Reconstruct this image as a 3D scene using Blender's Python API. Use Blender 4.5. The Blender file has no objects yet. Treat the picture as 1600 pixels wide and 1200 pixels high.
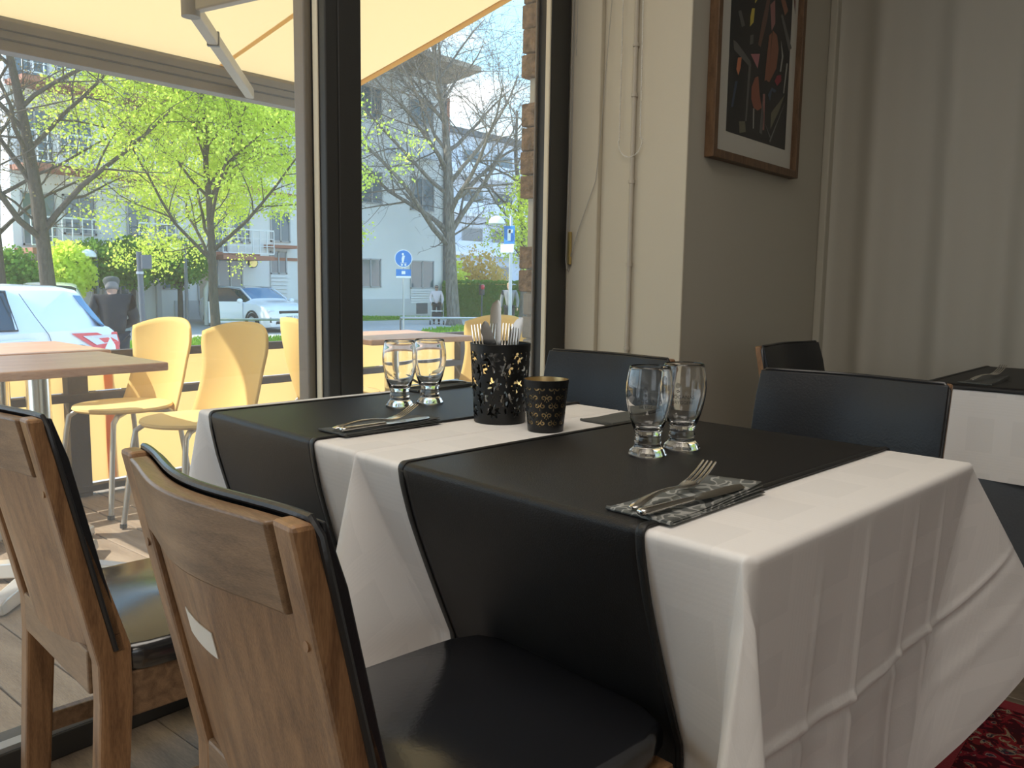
import bpy, math, random
import numpy as np
from mathutils import Vector, Matrix
random.seed(7)
PI = math.pi
S = bpy.context.scene
COL = S.collection

# ------------------------------------------------------------------ camera, sky, sun, added fill lights, exposure
EYE = Vector((0, 0, 1.02))
FW = Vector((0.75901186, 0.63969622, -0.12120129))
RT = Vector((0.64568975, -0.7634716, 0.01399559))
UP = Vector((0.08358081, 0.08888125, 0.99252928))
cam = bpy.data.cameras.new('camera')
cam.sensor_width = 36.0
cam.lens = 1303.0 / 1600.0 * 36.0
cam.clip_start = 0.02
cam.clip_end = 500
co = bpy.data.objects.new('camera', cam)
COL.objects.link(co)
co.matrix_world = Matrix(((RT.x, UP.x, -FW.x, EYE.x), (RT.y, UP.y, -FW.y, EYE.y), (RT.z, UP.z, -FW.z, EYE.z), (0, 0, 0, 1)))
S.camera = co

W = bpy.data.worlds.new('sky')
S.world = W
W.use_nodes = True
nt = W.node_tree
nt.nodes.clear()
tc = nt.nodes.new('ShaderNodeTexCoord')
sep = nt.nodes.new('ShaderNodeSeparateXYZ')
nt.links.new(tc.outputs['Generated'], sep.inputs[0])
rmp = nt.nodes.new('ShaderNodeValToRGB')
rmp.color_ramp.elements[0].position = 0.0
rmp.color_ramp.elements[0].color = (0.78, 0.90, 1.0, 1)
rmp.color_ramp.elements[1].position = 0.75
rmp.color_ramp.elements[1].color = (0.16, 0.42, 0.86, 1)
e = rmp.color_ramp.elements.new(0.22)
e.color = (0.40, 0.72, 0.98, 1)
nt.links.new(sep.outputs['Z'], rmp.inputs[0])
noi = nt.nodes.new('ShaderNodeTexNoise')
noi.inputs['Scale'].default_value = 3.2
noi.inputs['Detail'].default_value = 6
mp = nt.nodes.new('ShaderNodeMapping')
mp.inputs['Scale'].default_value = (1, 1, 3)
nt.links.new(tc.outputs['Generated'], mp.inputs[0])
nt.links.new(mp.outputs[0], noi.inputs[0])
cr = nt.nodes.new('ShaderNodeValToRGB')
cr.color_ramp.elements[0].position = 0.50
cr.color_ramp.elements[1].position = 0.66
nt.links.new(noi.outputs[0], cr.inputs[0])
mx = nt.nodes.new('ShaderNodeMixRGB')
mx.inputs[2].default_value = (1, 1, 1, 1)
nt.links.new(cr.outputs[0], mx.inputs[0])
nt.links.new(rmp.outputs[0], mx.inputs[1])
bg = nt.nodes.new('ShaderNodeBackground')
bg.inputs[1].default_value = 1.25
nt.links.new(mx.outputs[0], bg.inputs[0])
wo = nt.nodes.new('ShaderNodeOutputWorld')
nt.links.new(bg.outputs[0], wo.inputs[0])

SUN_DIR = Vector((-0.55, 0.52, 0.68)).normalized()
sun = bpy.data.lights.new('sun', 'SUN')
sun.energy = 3.6
sun.angle = math.radians(0.6)
sun.color = (1.0, 0.93, 0.82)
so = bpy.data.objects.new('sun', sun)
COL.objects.link(so)
so.rotation_euler = SUN_DIR.to_track_quat('Z', 'Y').to_euler()

def area(name, loc, target, sx, sy, power, color):
    l = bpy.data.lights.new(name, 'AREA')
    l.shape = 'RECTANGLE'
    l.size = sx
    l.size_y = sy
    l.energy = power
    l.color = color
    o = bpy.data.objects.new(name, l)
    COL.objects.link(o)
    o.location = loc
    o.rotation_euler = (Vector(loc) - Vector(target)).to_track_quat('Z', 'Y').to_euler()
    return o
# warm fill added below the ceiling, no fixtures, well out of the frame
area('ceiling_fill_light', (.3, .5, 2.82), (.3, .5, 0), 1.5, 1.5, 16, (1.0, 0.92, 0.82))
area('ceiling_fill_light', (-1.8, -1.9, 2.82), (-1.8, -1.9, 0), 1.2, 1.2, 10, (1.0, 0.90, 0.78))
# cool fill added before the windowless near wall, behind the camera
area('rear_fill_light', (-2.6, -4.6, 1.6), (0.6, 0.4, 0.8), 4.0, 2.2, 17, (0.86, 0.93, 1.0))

S.view_settings.view_transform = 'Standard'
S.view_settings.look = 'None'
S.view_settings.gamma = 1
S.view_settings.use_curve_mapping = False
S.view_settings.exposure = 0.95
try:
    S.cycles.use_denoising = True
    S.cycles.max_bounces = 14
    S.cycles.transparent_max_bounces = 24
    S.cycles.transmission_bounces = 12
    S.cycles.caustics_refractive = False
    S.cycles.caustics_reflective = False
    S.cycles.sample_clamp_indirect = 4
except Exception:
    pass

# ------------------------------------------------------------------ helpers
def R(a): return math.radians(a)

class MB:
    """collects shapes into one mesh"""
    def __init__(s): s.v = []; s.f = []; s.mi = []; s.uv = None; s.cur = 0; s.st = []
    def add(s, vs, fs):
        n = len(s.v); s.st.append((n, len(s.f)))
        s.v.extend([tuple(p) for p in vs])
        s.f.extend([tuple(i + n for i in q) for q in fs])
        s.mi.extend([s.cur] * len(fs))
        return s
    def box(s, c, d, rot=None):
        hx, hy, hz = d[0] / 2, d[1] / 2, d[2] / 2
        vs = [Vector((x, y, z)) for x in (-hx, hx) for y in (-hy, hy) for z in (-hz, hz)]
        if rot is not None: vs = [rot @ p for p in vs]
        vs = [p + Vector(c) for p in vs]
        return s.add(vs, [(0, 1, 3, 2), (4, 6, 7, 5), (0, 4, 5, 1), (2, 3, 7, 6), (0, 2, 6, 4), (1, 5, 7, 3)])
    def bx(s, x0, x1, y0, y1, z0, z1):
        return s.box(((x0 + x1) / 2, (y0 + y1) / 2, (z0 + z1) / 2), (abs(x1 - x0), abs(y1 - y0), abs(z1 - z0)))
    def bar(s, a, b, w, h, up=(0, 0, 1)):
        a, b = Vector(a), Vector(b)
        d = (b - a); L = d.length; d.normalize()
        u = Vector(up); y = u.cross(d)
        if y.length < 1e-4: y = Vector((1, 0, 0)).cross(d)
        y.normalize(); z = d.cross(y)
        m = Matrix((d, y, z)).transposed()
        return s.box((a + b) / 2, (L, w, h), m)
    def loft(s, rings, closed=True, cap=True):
        n = len(rings[0]); vs = [p for r in rings for p in r]; fs = []
        for i in range(len(rings) - 1):
            for j in range(n if closed else n - 1):
                k = (j + 1) % n
                fs.append((i * n + j, i * n + k, (i + 1) * n + k, (i + 1) * n + j))
        if cap and closed:
            fs.append(tuple(range(n - 1, -1, -1)))
            fs.append(tuple((len(rings) - 1) * n + j for j in range(n)))
        return s.add(vs, fs)
    def tube(s, pts, r, n=8, cap=True, flat=1.0, up=None):
        pts = [Vector(p) for p in pts]
        rr = r if isinstance(r, (list, tuple)) else [r] * len(pts)
        rings = []; ref = Vector(up) if up else None
        for i, p in enumerate(pts):
            t = (pts[min(i + 1, len(pts) - 1)] - pts[max(i - 1, 0)])
            if t.length < 1e-9: t = Vector((0, 0, 1))
            t.normalize()
            if ref is None:
                ref = Vector((0, 0, 1)) if abs(t.z) < .9 else Vector((1, 0, 0))
            a = ref - t * ref.dot(t)
            if a.length < 1e-5: a = Vector((1, 0, 0)) - t * t.x
            a.normalize(); b = t.cross(a)
            if up is None: ref = a
            rings.append([p + (a * math.sin(2 * PI * k / n) * flat + b * math.cos(2 * PI * k / n)) * rr[i] for k in range(n)])
        return s.loft(rings, True, cap)
    def lathe(s, prof, n=40, c=(0, 0, 0), cap=False):
        c = Vector(c)
        rings = [[c + Vector((r * math.cos(2 * PI * k / n), r * math.sin(2 * PI * k / n), z)) for k in range(n)] for r, z in prof]
        return s.loft(rings, True, cap)
    def prism(s, poly, o, u, v, w):
        """2-D polygon poly in axes u, v from o, extruded by w"""
        o, u, v, w = Vector(o), Vector(u), Vector(v), Vector(w)
        a = [o + u * p[0] + v * p[1] for p in poly]
        b = [p + w for p in a]; n = len(poly)
        fs = [tuple(range(n - 1, -1, -1)), tuple(range(n, 2 * n))]
        fs += [(i, (i + 1) % n, n + (i + 1) % n, n + i) for i in range(n)]
        return s.add(a + b, fs)
    def grid(s, fn, nu, nv):
        vs = [fn(i / nu, j / nv) for i in range(nu + 1) for j in range(nv + 1)]
        fs = [(i * (nv + 1) + j, (i + 1) * (nv + 1) + j, (i + 1) * (nv + 1) + j + 1, i * (nv + 1) + j + 1) for i in range(nu) for j in range(nv)]
        return s.add(vs, fs)
    def ball(s, c, r, n=10, sc=(1, 1, 1)):
        c = Vector(c); m = max(4, n // 2 + 1)
        rings = []
        for i in range(m + 1):
            a = PI * i / m
            rr = max(math.sin(a), .02)
            rings.append([c + Vector((r * sc[0] * rr * math.cos(2 * PI * k / n), r * sc[1] * rr * math.sin(2 * PI * k / n), -r * sc[2] * math.cos(a))) for k in range(n)])
        return s.loft(rings, True, True)
    def xf(s, m):
        s.v = [tuple(m @ Vector(p)) for p in s.v]
        return s
    def each(s, name, m, parent=None, **kw):
        """every shape as an object of its own"""
        out = []; st = s.st + [(len(s.v), len(s.f))]
        for (v0, f0), (v1, f1) in zip(st, st[1:]):
            b = MB(); b.add(s.v[v0:v1], [tuple(i - v0 for i in q) for q in s.f[f0:f1]])
            out.append(b.build(name, m, parent, **kw))
        return out
    def build(s, name, m, parent=None, merge=0, smooth=40, bevel=0, solid=0, sub=0, kind=None, label=None, seg=2):
        me = bpy.data.meshes.new(name)
        me.from_pydata(s.v, [], s.f)
        ms = m if isinstance(m, (list, tuple)) else [m]
        for q in ms: me.materials.append(q)
        if len(ms) > 1: me.polygons.foreach_set('material_index', s.mi)
        if s.uv is not None:
            ul = me.uv_layers.new(name='UVMap')
            arr = np.array([s.uv[l.vertex_index] for l in me.loops], dtype=np.float32)
            ul.data.foreach_set('uv', arr.ravel())
        if merge:
            import bmesh
            bm = bmesh.new(); bm.from_mesh(me); bmesh.ops.remove_doubles(bm, verts=bm.verts, dist=merge); bm.to_mesh(me); bm.free()
        me.validate()
        me.update()
        o = bpy.data.objects.new(name, me)
        COL.objects.link(o)
        if parent: o.parent = parent
        if smooth:
            me.polygons.foreach_set('use_smooth', [True] * len(me.polygons))
            me.set_sharp_from_angle(angle=R(smooth))
        if bevel:
            b = o.modifiers.new('bevel', 'BEVEL'); b.width = bevel; b.segments = seg; b.limit_method = 'ANGLE'; b.angle_limit = R(40)
        if solid:
            b = o.modifiers.new('solid', 'SOLIDIFY'); b.thickness = solid; b.offset = 0
        if sub:
            b = o.modifiers.new('sub', 'SUBSURF'); b.levels = sub; b.render_levels = sub
        if kind: o['kind'] = kind
        if label: o['label'] = label
        return o

def tag(o, label, cat, group=None, kind=None):
    o['label'] = label; o['category'] = cat
    if group: o['group'] = group
    if kind: o['kind'] = kind
    return o
def thing(name, label, cat, loc=(0, 0, 0), rz=0, group=None):
    o = bpy.data.objects.new(name, None)
    COL.objects.link(o)
    o.empty_display_size = .1
    o.location = loc; o.rotation_euler = (0, 0, rz)
    return tag(o, label, cat, group)
def struct_root(name, loc=(0, 0, 0)):
    o = bpy.data.objects.new(name, None)
    COL.objects.link(o); o.location = loc; o['kind'] = 'structure'
    return o
def dup(root, loc, rz, label, group=None):
    r = root.copy(); COL.objects.link(r); r.location = loc
    r.rotation_euler = (r.rotation_euler[0], r.rotation_euler[1], rz)
    r['label'] = label
    if group: r['group'] = group
    for ch in list(root.children):
        c = ch.copy(); COL.objects.link(c); c.parent = r
        for g in list(ch.children):
            d = g.copy(); COL.objects.link(d); d.parent = c
    return r

# ------------------------------------------------------------------ materials
def base_mat(name):
    m = bpy.data.materials.new(name); m.use_nodes = True
    n = m.node_tree; return m, n, n.nodes['Principled BSDF']
def mat(name, col, rough=.5, metal=0, spec=.5, bump=0, bscale=40, var=0, vscale=8, stretch=(1, 1, 1), coat=0, bd=.003):
    m, n, p = base_mat(name)
    p.inputs['Base Color'].default_value = (*col, 1)
    p.inputs['Roughness'].default_value = rough
    p.inputs['Metallic'].default_value = metal
    p.inputs['Specular IOR Level'].default_value = spec
    if coat: p.inputs['Coat Weight'].default_value = coat
    if bump or var:
        t = n.nodes.new('ShaderNodeTexCoord'); g = n.nodes.new('ShaderNodeMapping')
        g.inputs['Scale'].default_value = stretch
        n.links.new(t.outputs['Object'], g.inputs[0])
    if var:
        q = n.nodes.new('ShaderNodeTexNoise'); q.inputs['Scale'].default_value = vscale; q.inputs['Detail'].default_value = 6
        n.links.new(g.outputs[0], q.inputs[0])
        r = n.nodes.new('ShaderNodeMapRange'); r.inputs[1].default_value = .25; r.inputs[2].default_value = .75
        r.inputs[3].default_value = 1 - var; r.inputs[4].default_value = 1 + var
        n.links.new(q.outputs[0], r.inputs[0])
        x = n.nodes.new('ShaderNodeVectorMath'); x.operation = 'SCALE'; x.inputs[0].default_value = col
        n.links.new(r.outputs[0], x.inputs['Scale']); n.links.new(x.outputs[0], p.inputs['Base Color'])
    if bump:
        q = n.nodes.new('ShaderNodeTexNoise'); q.inputs['Scale'].default_value = bscale; q.inputs['Detail'].default_value = 4
        n.links.new(g.outputs[0], q.inputs[0])
        b = n.nodes.new('ShaderNodeBump'); b.inputs['Strength'].default_value = bump; b.inputs['Distance'].default_value = bd
        n.links.new(q.outputs[0], b.inputs['Height']); n.links.new(b.outputs[0], p.inputs['Normal'])
    return m
def wood(name, c1, c2, rough=.42, scale=(1, 1, 1), ring=9, spec=.4):
    """grain that runs along object z unless scale says otherwise"""
    m, n, p = base_mat(name)
    t = n.nodes.new('ShaderNodeTexCoord'); g = n.nodes.new('ShaderNodeMapping'); g.inputs['Scale'].default_value = scale
    n.links.new(t.outputs['Object'], g.inputs[0])
    a = n.nodes.new('ShaderNodeTexNoise'); a.inputs['Scale'].default_value = ring; a.inputs['Detail'].default_value = 3; a.inputs['Distortion'].default_value = .6
    b = n.nodes.new('ShaderNodeTexNoise'); b.inputs['Scale'].default_value = ring * 14; b.inputs['Detail'].default_value = 2
    n.links.new(g.outputs[0], a.inputs[0]); n.links.new(g.outputs[0], b.inputs[0])
    ad = n.nodes.new('ShaderNodeMath'); ad.operation = 'MULTIPLY_ADD'; ad.inputs[1].default_value = .55
    n.links.new(b.outputs[0], ad.inputs[0]); n.links.new(a.outputs[0], ad.inputs[2])
    r = n.nodes.new('ShaderNodeValToRGB'); r.color_ramp.elements[0].position = .55; r.color_ramp.elements[1].position = 1.0
    r.color_ramp.elements[0].color = (*c1, 1); r.color_ramp.elements[1].color = (*c2, 1)
    n.links.new(ad.outputs[0], r.inputs[0]); n.links.new(r.outputs[0], p.inputs['Base Color'])
    p.inputs['Roughness'].default_value = rough; p.inputs['Specular IOR Level'].default_value = spec
    bp = n.nodes.new('ShaderNodeBump'); bp.inputs['Strength'].default_value = .12; bp.inputs['Distance'].default_value = .002
    n.links.new(b.outputs[0], bp.inputs['Height']); n.links.new(bp.outputs[0], p.inputs['Normal'])
    return m
def sheer(name, col, tcol, mixf, rough=.8):
    """cloth or leaf that lets light through"""
    m = bpy.data.materials.new(name); m.use_nodes = True; n = m.node_tree; n.nodes.clear()
    d = n.nodes.new('ShaderNodeBsdfDiffuse'); d.inputs[0].default_value = (*col, 1)
    t = n.nodes.new('ShaderNodeBsdfTranslucent'); t.inputs[0].default_value = (*tcol, 1)
    x = n.nodes.new('ShaderNodeMixShader'); x.inputs[0].default_value = mixf
    o = n.nodes.new('ShaderNodeOutputMaterial')
    n.links.new(d.outputs[0], x.inputs[1]); n.links.new(t.outputs[0], x.inputs[2]); n.links.new(x.outputs[0], o.inputs[0])
    return m
def thin_glass(name, tint=(1, 1, 1), refl=1.0, dust=0.0):
    m = bpy.data.materials.new(name); m.use_nodes = True; n = m.node_tree; n.nodes.clear()
    t = n.nodes.new('ShaderNodeBsdfTransparent'); t.inputs[0].default_value = (*tint, 1)
    g = n.nodes.new('ShaderNodeBsdfGlossy'); g.inputs['Roughness'].default_value = 0.0
    fr = n.nodes.new('ShaderNodeLayerWeight'); fr.inputs[0].default_value = .5
    pw = n.nodes.new('ShaderNodeMath'); pw.operation = 'POWER'; pw.inputs[1].default_value = 4.0
    n.links.new(fr.outputs['Facing'], pw.inputs[0])
    mu = n.nodes.new('ShaderNodeMath'); mu.operation = 'MULTIPLY_ADD'; mu.inputs[1].default_value = .5 * refl; mu.inputs[2].default_value = .025 * refl
    n.links.new(pw.outputs[0], mu.inputs[0])
    x = n.nodes.new('ShaderNodeMixShader'); n.links.new(mu.outputs[0], x.inputs[0])
    n.links.new(t.outputs[0], x.inputs[1]); n.links.new(g.outputs[0], x.inputs[2])
    o = n.nodes.new('ShaderNodeOutputMaterial')
    if dust:
        d = n.nodes.new('ShaderNodeBsdfTranslucent'); d.inputs[0].default_value = (.95, .95, .95, 1)
        y = n.nodes.new('ShaderNodeMixShader'); y.inputs[0].default_value = dust
        n.links.new(x.outputs[0], y.inputs[1]); n.links.new(d.outputs[0], y.inputs[2]); n.links.new(y.outputs[0], o.inputs[0])
    else:
        n.links.new(x.outputs[0], o.inputs[0])
    return m
def damask(name):
    m, n, p = base_mat(name)
    t = n.nodes.new('ShaderNodeUVMap')
    sp = n.nodes.new('ShaderNodeSeparateXYZ'); n.links.new(t.outputs[0], sp.inputs[0])
    def mth(op, a, b=None):
        k = n.nodes.new('ShaderNodeMath'); k.operation = op
        for i, v in enumerate((a, b)):
            if v is None: continue
            if isinstance(v, (int, float)): k.inputs[i].default_value = v
            else: n.links.new(v, k.inputs[i])
        return k.outputs[0]
    fu = mth('FRACT', mth('MULTIPLY', sp.outputs[0], 1 / .16)); fv = mth('FRACT', mth('MULTIPLY', sp.outputs[1], 1 / .115))
    sq = mth('MULTIPLY', mth('LESS_THAN', fu, .62), mth('LESS_THAN', fv, .6))
    line = mth('MULTIPLY', mth('GREATER_THAN', fu, .7), mth('LESS_THAN', mth('FRACT', mth('MULTIPLY', sp.outputs[0], 1 / .008)), .5))
    tot = mth('ADD', mth('MULTIPLY', sq, .10), mth('MULTIPLY', line, .04))
    mxn = n.nodes.new('ShaderNodeMixRGB'); mxn.inputs[1].default_value = (.80, .775, .76, 1); mxn.inputs[2].default_value = (.45, .45, .45, 1)
    n.links.new(tot, mxn.inputs[0]); n.links.new(mxn.outputs[0], p.inputs['Base Color'])
    p.inputs['Roughness'].default_value = .75; p.inputs['Specular IOR Level'].default_value = .25
    w = n.nodes.new('ShaderNodeTexNoise'); w.inputs['Scale'].default_value = 260; w.inputs['Detail'].default_value = 2
    n.links.new(t.outputs[0], w.inputs[0])
    w2 = n.nodes.new('ShaderNodeTexNoise'); w2.inputs['Scale'].default_value = 9; w2.inputs['Detail'].default_value = 3
    n.links.new(t.outputs[0], w2.inputs[0])
    s2 = mth('ADD', mth('MULTIPLY', w.outputs[0], .25), mth('MULTIPLY', w2.outputs[0], 2.2))
    b = n.nodes.new('ShaderNodeBump'); b.inputs['Strength'].default_value = .25; b.inputs['Distance'].default_value = .003
    n.links.new(s2, b.inputs['Height']); n.links.new(b.outputs[0], p.inputs['Normal'])
    return m

M = {}
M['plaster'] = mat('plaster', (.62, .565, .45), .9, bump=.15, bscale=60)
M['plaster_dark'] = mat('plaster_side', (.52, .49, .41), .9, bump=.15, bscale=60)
M['ceiling'] = mat('ceiling_paint', (.7, .68, .62), .9, bump=.05)
M['frame'] = mat('dark_frame', (.035, .035, .033), .45, bump=.05, bscale=200)
M['frame_out'] = mat('bronze_frame', (.16, .12, .085), .45, bump=.04)
M['gasket'] = mat('pale_gasket', (.75, .68, .52), .5, bump=.04)
M['pane'] = thin_glass('window_glass', (.97, .985, .98), 1.0, .045)
M['floorwood'] = wood('floor_boards', (.13, .10, .075), (.24, .19, .14), .5, (4, .6, 1), 6)
M['cloth'] = damask('white_damask')
M['runner'] = mat('black_runner', (.011, .0105, .011), .47, bump=.25, bscale=500, spec=.32, var=.15, vscale=30)
M['hem'] = mat('runner_hem', (.009, .009, .009), .5, bump=.2, bscale=400)
M['chairwood'] = wood('brown_oak', (.145, .074, .036), (.33, .182, .088), .38, (9, 9, .9), 7)
M['chairrail'] = wood('brown_oak_rail', (.135, .08, .045), (.28, .175, .10), .36, (9, .9, 9), 7)
M['leather'] = mat('black_leather', (.012, .0125, .015), .36, bump=.2, bscale=220, spec=.38)
M['seat_leather'] = mat('black_seat_leather', (.012, .0125, .015), .18, bump=.06, bscale=160, spec=1.0)
M['piping'] = mat('black_piping', (.02, .02, .022), .3, bump=.1, bscale=200)
M['paper'] = mat('white_paper', (.75, .70, .62), .8, bump=.1, bscale=30)
M['steel'] = mat('cutlery_steel', (.62, .60, .57), .22, 1, bump=.03, bscale=60)
M['blackmetal'] = mat('black_metal', (.012, .012, .012), .38, .3, bump=.05, bscale=200)
M['gold'] = mat('brass_lining', (.62, .45, .22), .35, .85, bump=.05, bscale=100)
M['napkin'] = mat('grey_napkin', (.085, .088, .083), .9, bump=.2, bscale=150)
M['brick'] = mat('rough_brick', (.23, .145, .085), .95, bump=1.0, bscale=70, var=.7, vscale=26, bd=.012)
M['concrete'] = mat('grey_concrete', (.30, .27, .24), .95, bump=.5, bscale=60, var=.3, vscale=20)
M['curtain'] = sheer('cream_curtain', (.68, .65, .57), (.55, .52, .46), .2)
M['pipe'] = mat('painted_pipe', (.50, .45, .37), .5, bump=.04)
M['white_plastic'] = mat('white_plastic', (.80, .78, .72), .4, bump=.02)
M['cord'] = mat('grey_cord', (.42, .40, .36), .7, bump=.1, bscale=300)
M['brass'] = mat('brass', (.62, .48, .20), .3, .9, bump=.05)
M['picframe'] = wood('picture_frame_oak', (.10, .055, .028), (.20, .115, .06), .45, (6, 6, 1.2), 8)
M['mat_board'] = mat('mat_board', (.66, .64, .57), .9, bump=.05)
M['black_art'] = mat('print_black', (.012, .012, .014), .6, bump=.03)
M['chrome'] = mat('chrome', (.78, .76, .70), .18, 1, bump=.03, bscale=20)
M['alu_leg'] = mat('grey_steel_leg', (.52, .50, .46), .35, .6, bump=.03)
M['castiron'] = mat('painted_iron_foot', (.62, .60, .56), .3, .5, bump=.05)
M['yellow'] = sheer('yellow_shell', (.84, .62, .25), (.92, .62, .14), .25)
M['seat_yellow'] = sheer('pale_yellow_seat', (.86, .66, .30), (.9, .6, .15), .15)
M['awning'] = sheer('cream_awning', (.76, .54, .25), (.68, .465, .21), .6)
M['awning_hem'] = sheer('awning_hem', (.75, .48, .16), (.66, .40, .12), .5)
M['awning_bar'] = mat('awning_bar_paint', (.115, .095, .068), .5, bump=.1, var=.15, vscale=6)
M['awning_arm'] = mat('awning_arm_paint', (.28, .24, .17), .45, bump=.03)
M['panel'] = sheer('orange_screen_cloth', (.90, .56, .20), (.98, .62, .22), .6)
M['panel_seam'] = sheer('orange_screen_seam', (.85, .38, .06), (.9, .4, .06), .4)
M['rail'] = mat('dark_timber_rail', (.075, .055, .045), .7, bump=.5, bscale=60, var=.2)
M['deck'] = wood('deck_timber', (.25, .185, .13), (.40, .31, .225), .75, (3, .35, 3), 8)
M['tabletop'] = wood('laminate_top', (.56, .30, .19), (.76, .46, .31), .3, (.8, 6, 6), 5, spec=.5)
M['road'] = mat('asphalt', (.52, .49, .46), .95, bump=.4, bscale=20, var=.12, vscale=.5)
M['kerb'] = mat('kerb_stone', (.46, .44, .41), .9, bump=.3, bscale=20)
M['grass_soil'] = mat('turf', (.14, .26, .04), .95, bump=.6, bscale=40, var=.4, vscale=3)
M['blade'] = sheer('grass_blade', (.22, .42, .05), (.34, .55, .06), .45)
M['leaf'] = sheer('young_leaf', (.58, .70, .10), (.92, 1.0, .20), .6)
M['leaf_dark'] = sheer('green_leaf', (.14, .28, .06), (.28, .46, .08), .45)
M['bud'] = sheer('olive_bud', (.26, .20, .10), (.34, .27, .12), .3)
M['blossom'] = sheer('ochre_leaf', (.60, .44, .14), (.7, .5, .15), .4)
M['bark'] = mat('bark', (.105, .088, .065), .95, bump=1.0, bscale=25, var=.35, vscale=10, stretch=(3, 3, .6), bd=.03)
M['bark_grey'] = mat('grey_bark', (.21, .185, .15), .95, bump=1.0, bscale=12, var=.55, vscale=5, stretch=(3, 3, .6), bd=.06)
M['render_wall'] = mat('pale_render', (.78, .78, .76), .9, bump=.2, bscale=15, var=.05, vscale=.6)
M['render_far'] = mat('blue_grey_render', (.66, .72, .80), .9, bump=.1, bscale=15, var=.05, vscale=.4)
M['plinth'] = mat('plinth_stone', (.58, .58, .58), .9, bump=.2, bscale=15)
M['soffit'] = mat('timber_soffit', (.40, .33, .25), .8, bump=.2, bscale=20)
M['winframe'] = mat('window_timber', (.42, .42, .42), .5, bump=.05)
M['farglass'] = mat('dark_window_glass', (.09, .14, .17), .06, bump=.02, bscale=3, spec=.9)
M['redband'] = mat('red_brown_band', (.38, .17, .11), .8, bump=.1)
M['white_rail'] = mat('white_paint', (.74, .74, .73), .5, bump=.05)
M['carwhite'] = mat('white_car_paint', (.80, .83, .88), .22, coat=1, bump=.005, bscale=5)
M['carglass'] = mat('car_glass', (.035, .05, .06), .05, spec=.9, bump=.01, bscale=3)
M['windscreen'] = mat('windscreen_glass', (.10, .24, .40), .06, spec=1, bump=.01, bscale=3)
M['tyre'] = mat('tyre_rubber', (.02, .02, .02), .8, bump=.3, bscale=60)
M['rim'] = mat('alloy_rim', (.50, .52, .54), .3, .8, bump=.03)
M['cartrim'] = mat('black_car_trim', (.02, .02, .022), .4, bump=.1)
M['redlamp'] = mat('red_lamp', (.72, .03, .04), .15, coat=1, bump=.1, bscale=60)
M['clearlamp'] = mat('clear_lamp', (.70, .70, .78), .12, coat=1, bump=.1, bscale=60)
M['jacket'] = mat('dark_jacket', (.022, .02, .02), .85, bump=.5, bscale=40)
M['trousers'] = mat('dark_trousers', (.03, .03, .035), .9, bump=.3, bscale=60)
M['skin'] = mat('skin', (.55, .33, .24), .6, bump=.1, bscale=80)
M['cap'] = mat('grey_green_cap', (.08, .085, .07), .9, bump=.4, bscale=120)
M['pinktop'] = mat('pale_pink_top', (.82, .70, .70), .85, bump=.3, bscale=40)
M['greycoat'] = mat('grey_coat', (.22, .22, .23), .9, bump=.3, bscale=40)
M['hair_grey'] = mat('grey_hair', (.20, .185, .17), .8, bump=.6, bscale=120)
M['hair_fair'] = mat('fair_hair', (.50, .33, .17), .8, bump=.6, bscale=120)
M['lamp_white'] = mat('opal_lamp_dome', (.82, .84, .85), .35, bump=.02)
M['galv'] = mat('galvanised_steel', (.42, .45, .47), .4, .6, bump=.05)
M['pole_dark'] = mat('dark_pole', (.11, .12, .13), .5, .2, bump=.05)
M['blue_sign'] = mat('blue_sign', (.02, .20, .62), .4, bump=.02)
M['white_sign'] = mat('white_sign', (.85, .86, .86), .4, bump=.02)
M['dustblue'] = mat('grey_undercloth', (.085, .095, .11), .85, bump=.3, bscale=150)
M['print_grey'] = mat('etched_print', (.06, .06, .06), .7, bump=.05)
# ------------------------------------------------------------------ the room
ZC = 2.9
def struct(name, m, *boxes, bevel=0, smooth=0, parent=None, label=None):
    b = MB()
    for q in boxes: b.bx(*q)
    o = b.build(name, m, parent, smooth=smooth, bevel=bevel, label=label)
    if parent is None: o['kind'] = 'structure'
    return o
fl = struct_root('floor')
xs = -4.2
k = 0
while xs < 3.74:
    w = min(.135, 3.75 - xs)
    if k == 0:
        pb = MB().bx(0, .132, -5.0, 1.84, -.03, -.0005).build('plank', M['floorwood'], fl, smooth=0, bevel=.0015, seg=1)
        pb.location.x = xs
    else:
        q = pb.copy(); COL.objects.link(q); q.parent = fl; q.location.x = xs
    xs += .1335; k += 1
struct('ceiling', M['ceiling'], (-4.2, 3.75, -5.0, 1.95, ZC, ZC + .1))
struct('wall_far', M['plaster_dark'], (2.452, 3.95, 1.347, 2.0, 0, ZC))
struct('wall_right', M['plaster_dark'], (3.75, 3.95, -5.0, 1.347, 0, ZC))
struct('wall_left', M['plaster'], (-4.4, -4.2, -5.2, 2.0, 0, ZC))
struct('wall_near', M['plaster'], (-4.2, 3.95, -5.2, -5.0, 0, ZC))
struct('wall_window', M['plaster'], (-4.2, 2.452, 1.8, 2.0, 2.62, ZC), (-4.2, -3.3, 1.8, 2.0, 0, 2.62))
# return of the pier beside the window: a proud strip next to the frame, then the wider face
struct('trim_1', M['plaster'], (2.426, 2.452, 1.672, 1.80, 0, ZC), bevel=.004)
struct('trim_2', M['plaster'], (2.446, 2.456, 1.343, 1.672, 0, ZC), bevel=.003)
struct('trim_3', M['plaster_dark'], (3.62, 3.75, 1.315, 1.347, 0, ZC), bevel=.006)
struct('baseboard_far', M['plaster_dark'], (2.456, 3.62, 1.333, 1.347, 0, .08), bevel=.003)

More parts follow.
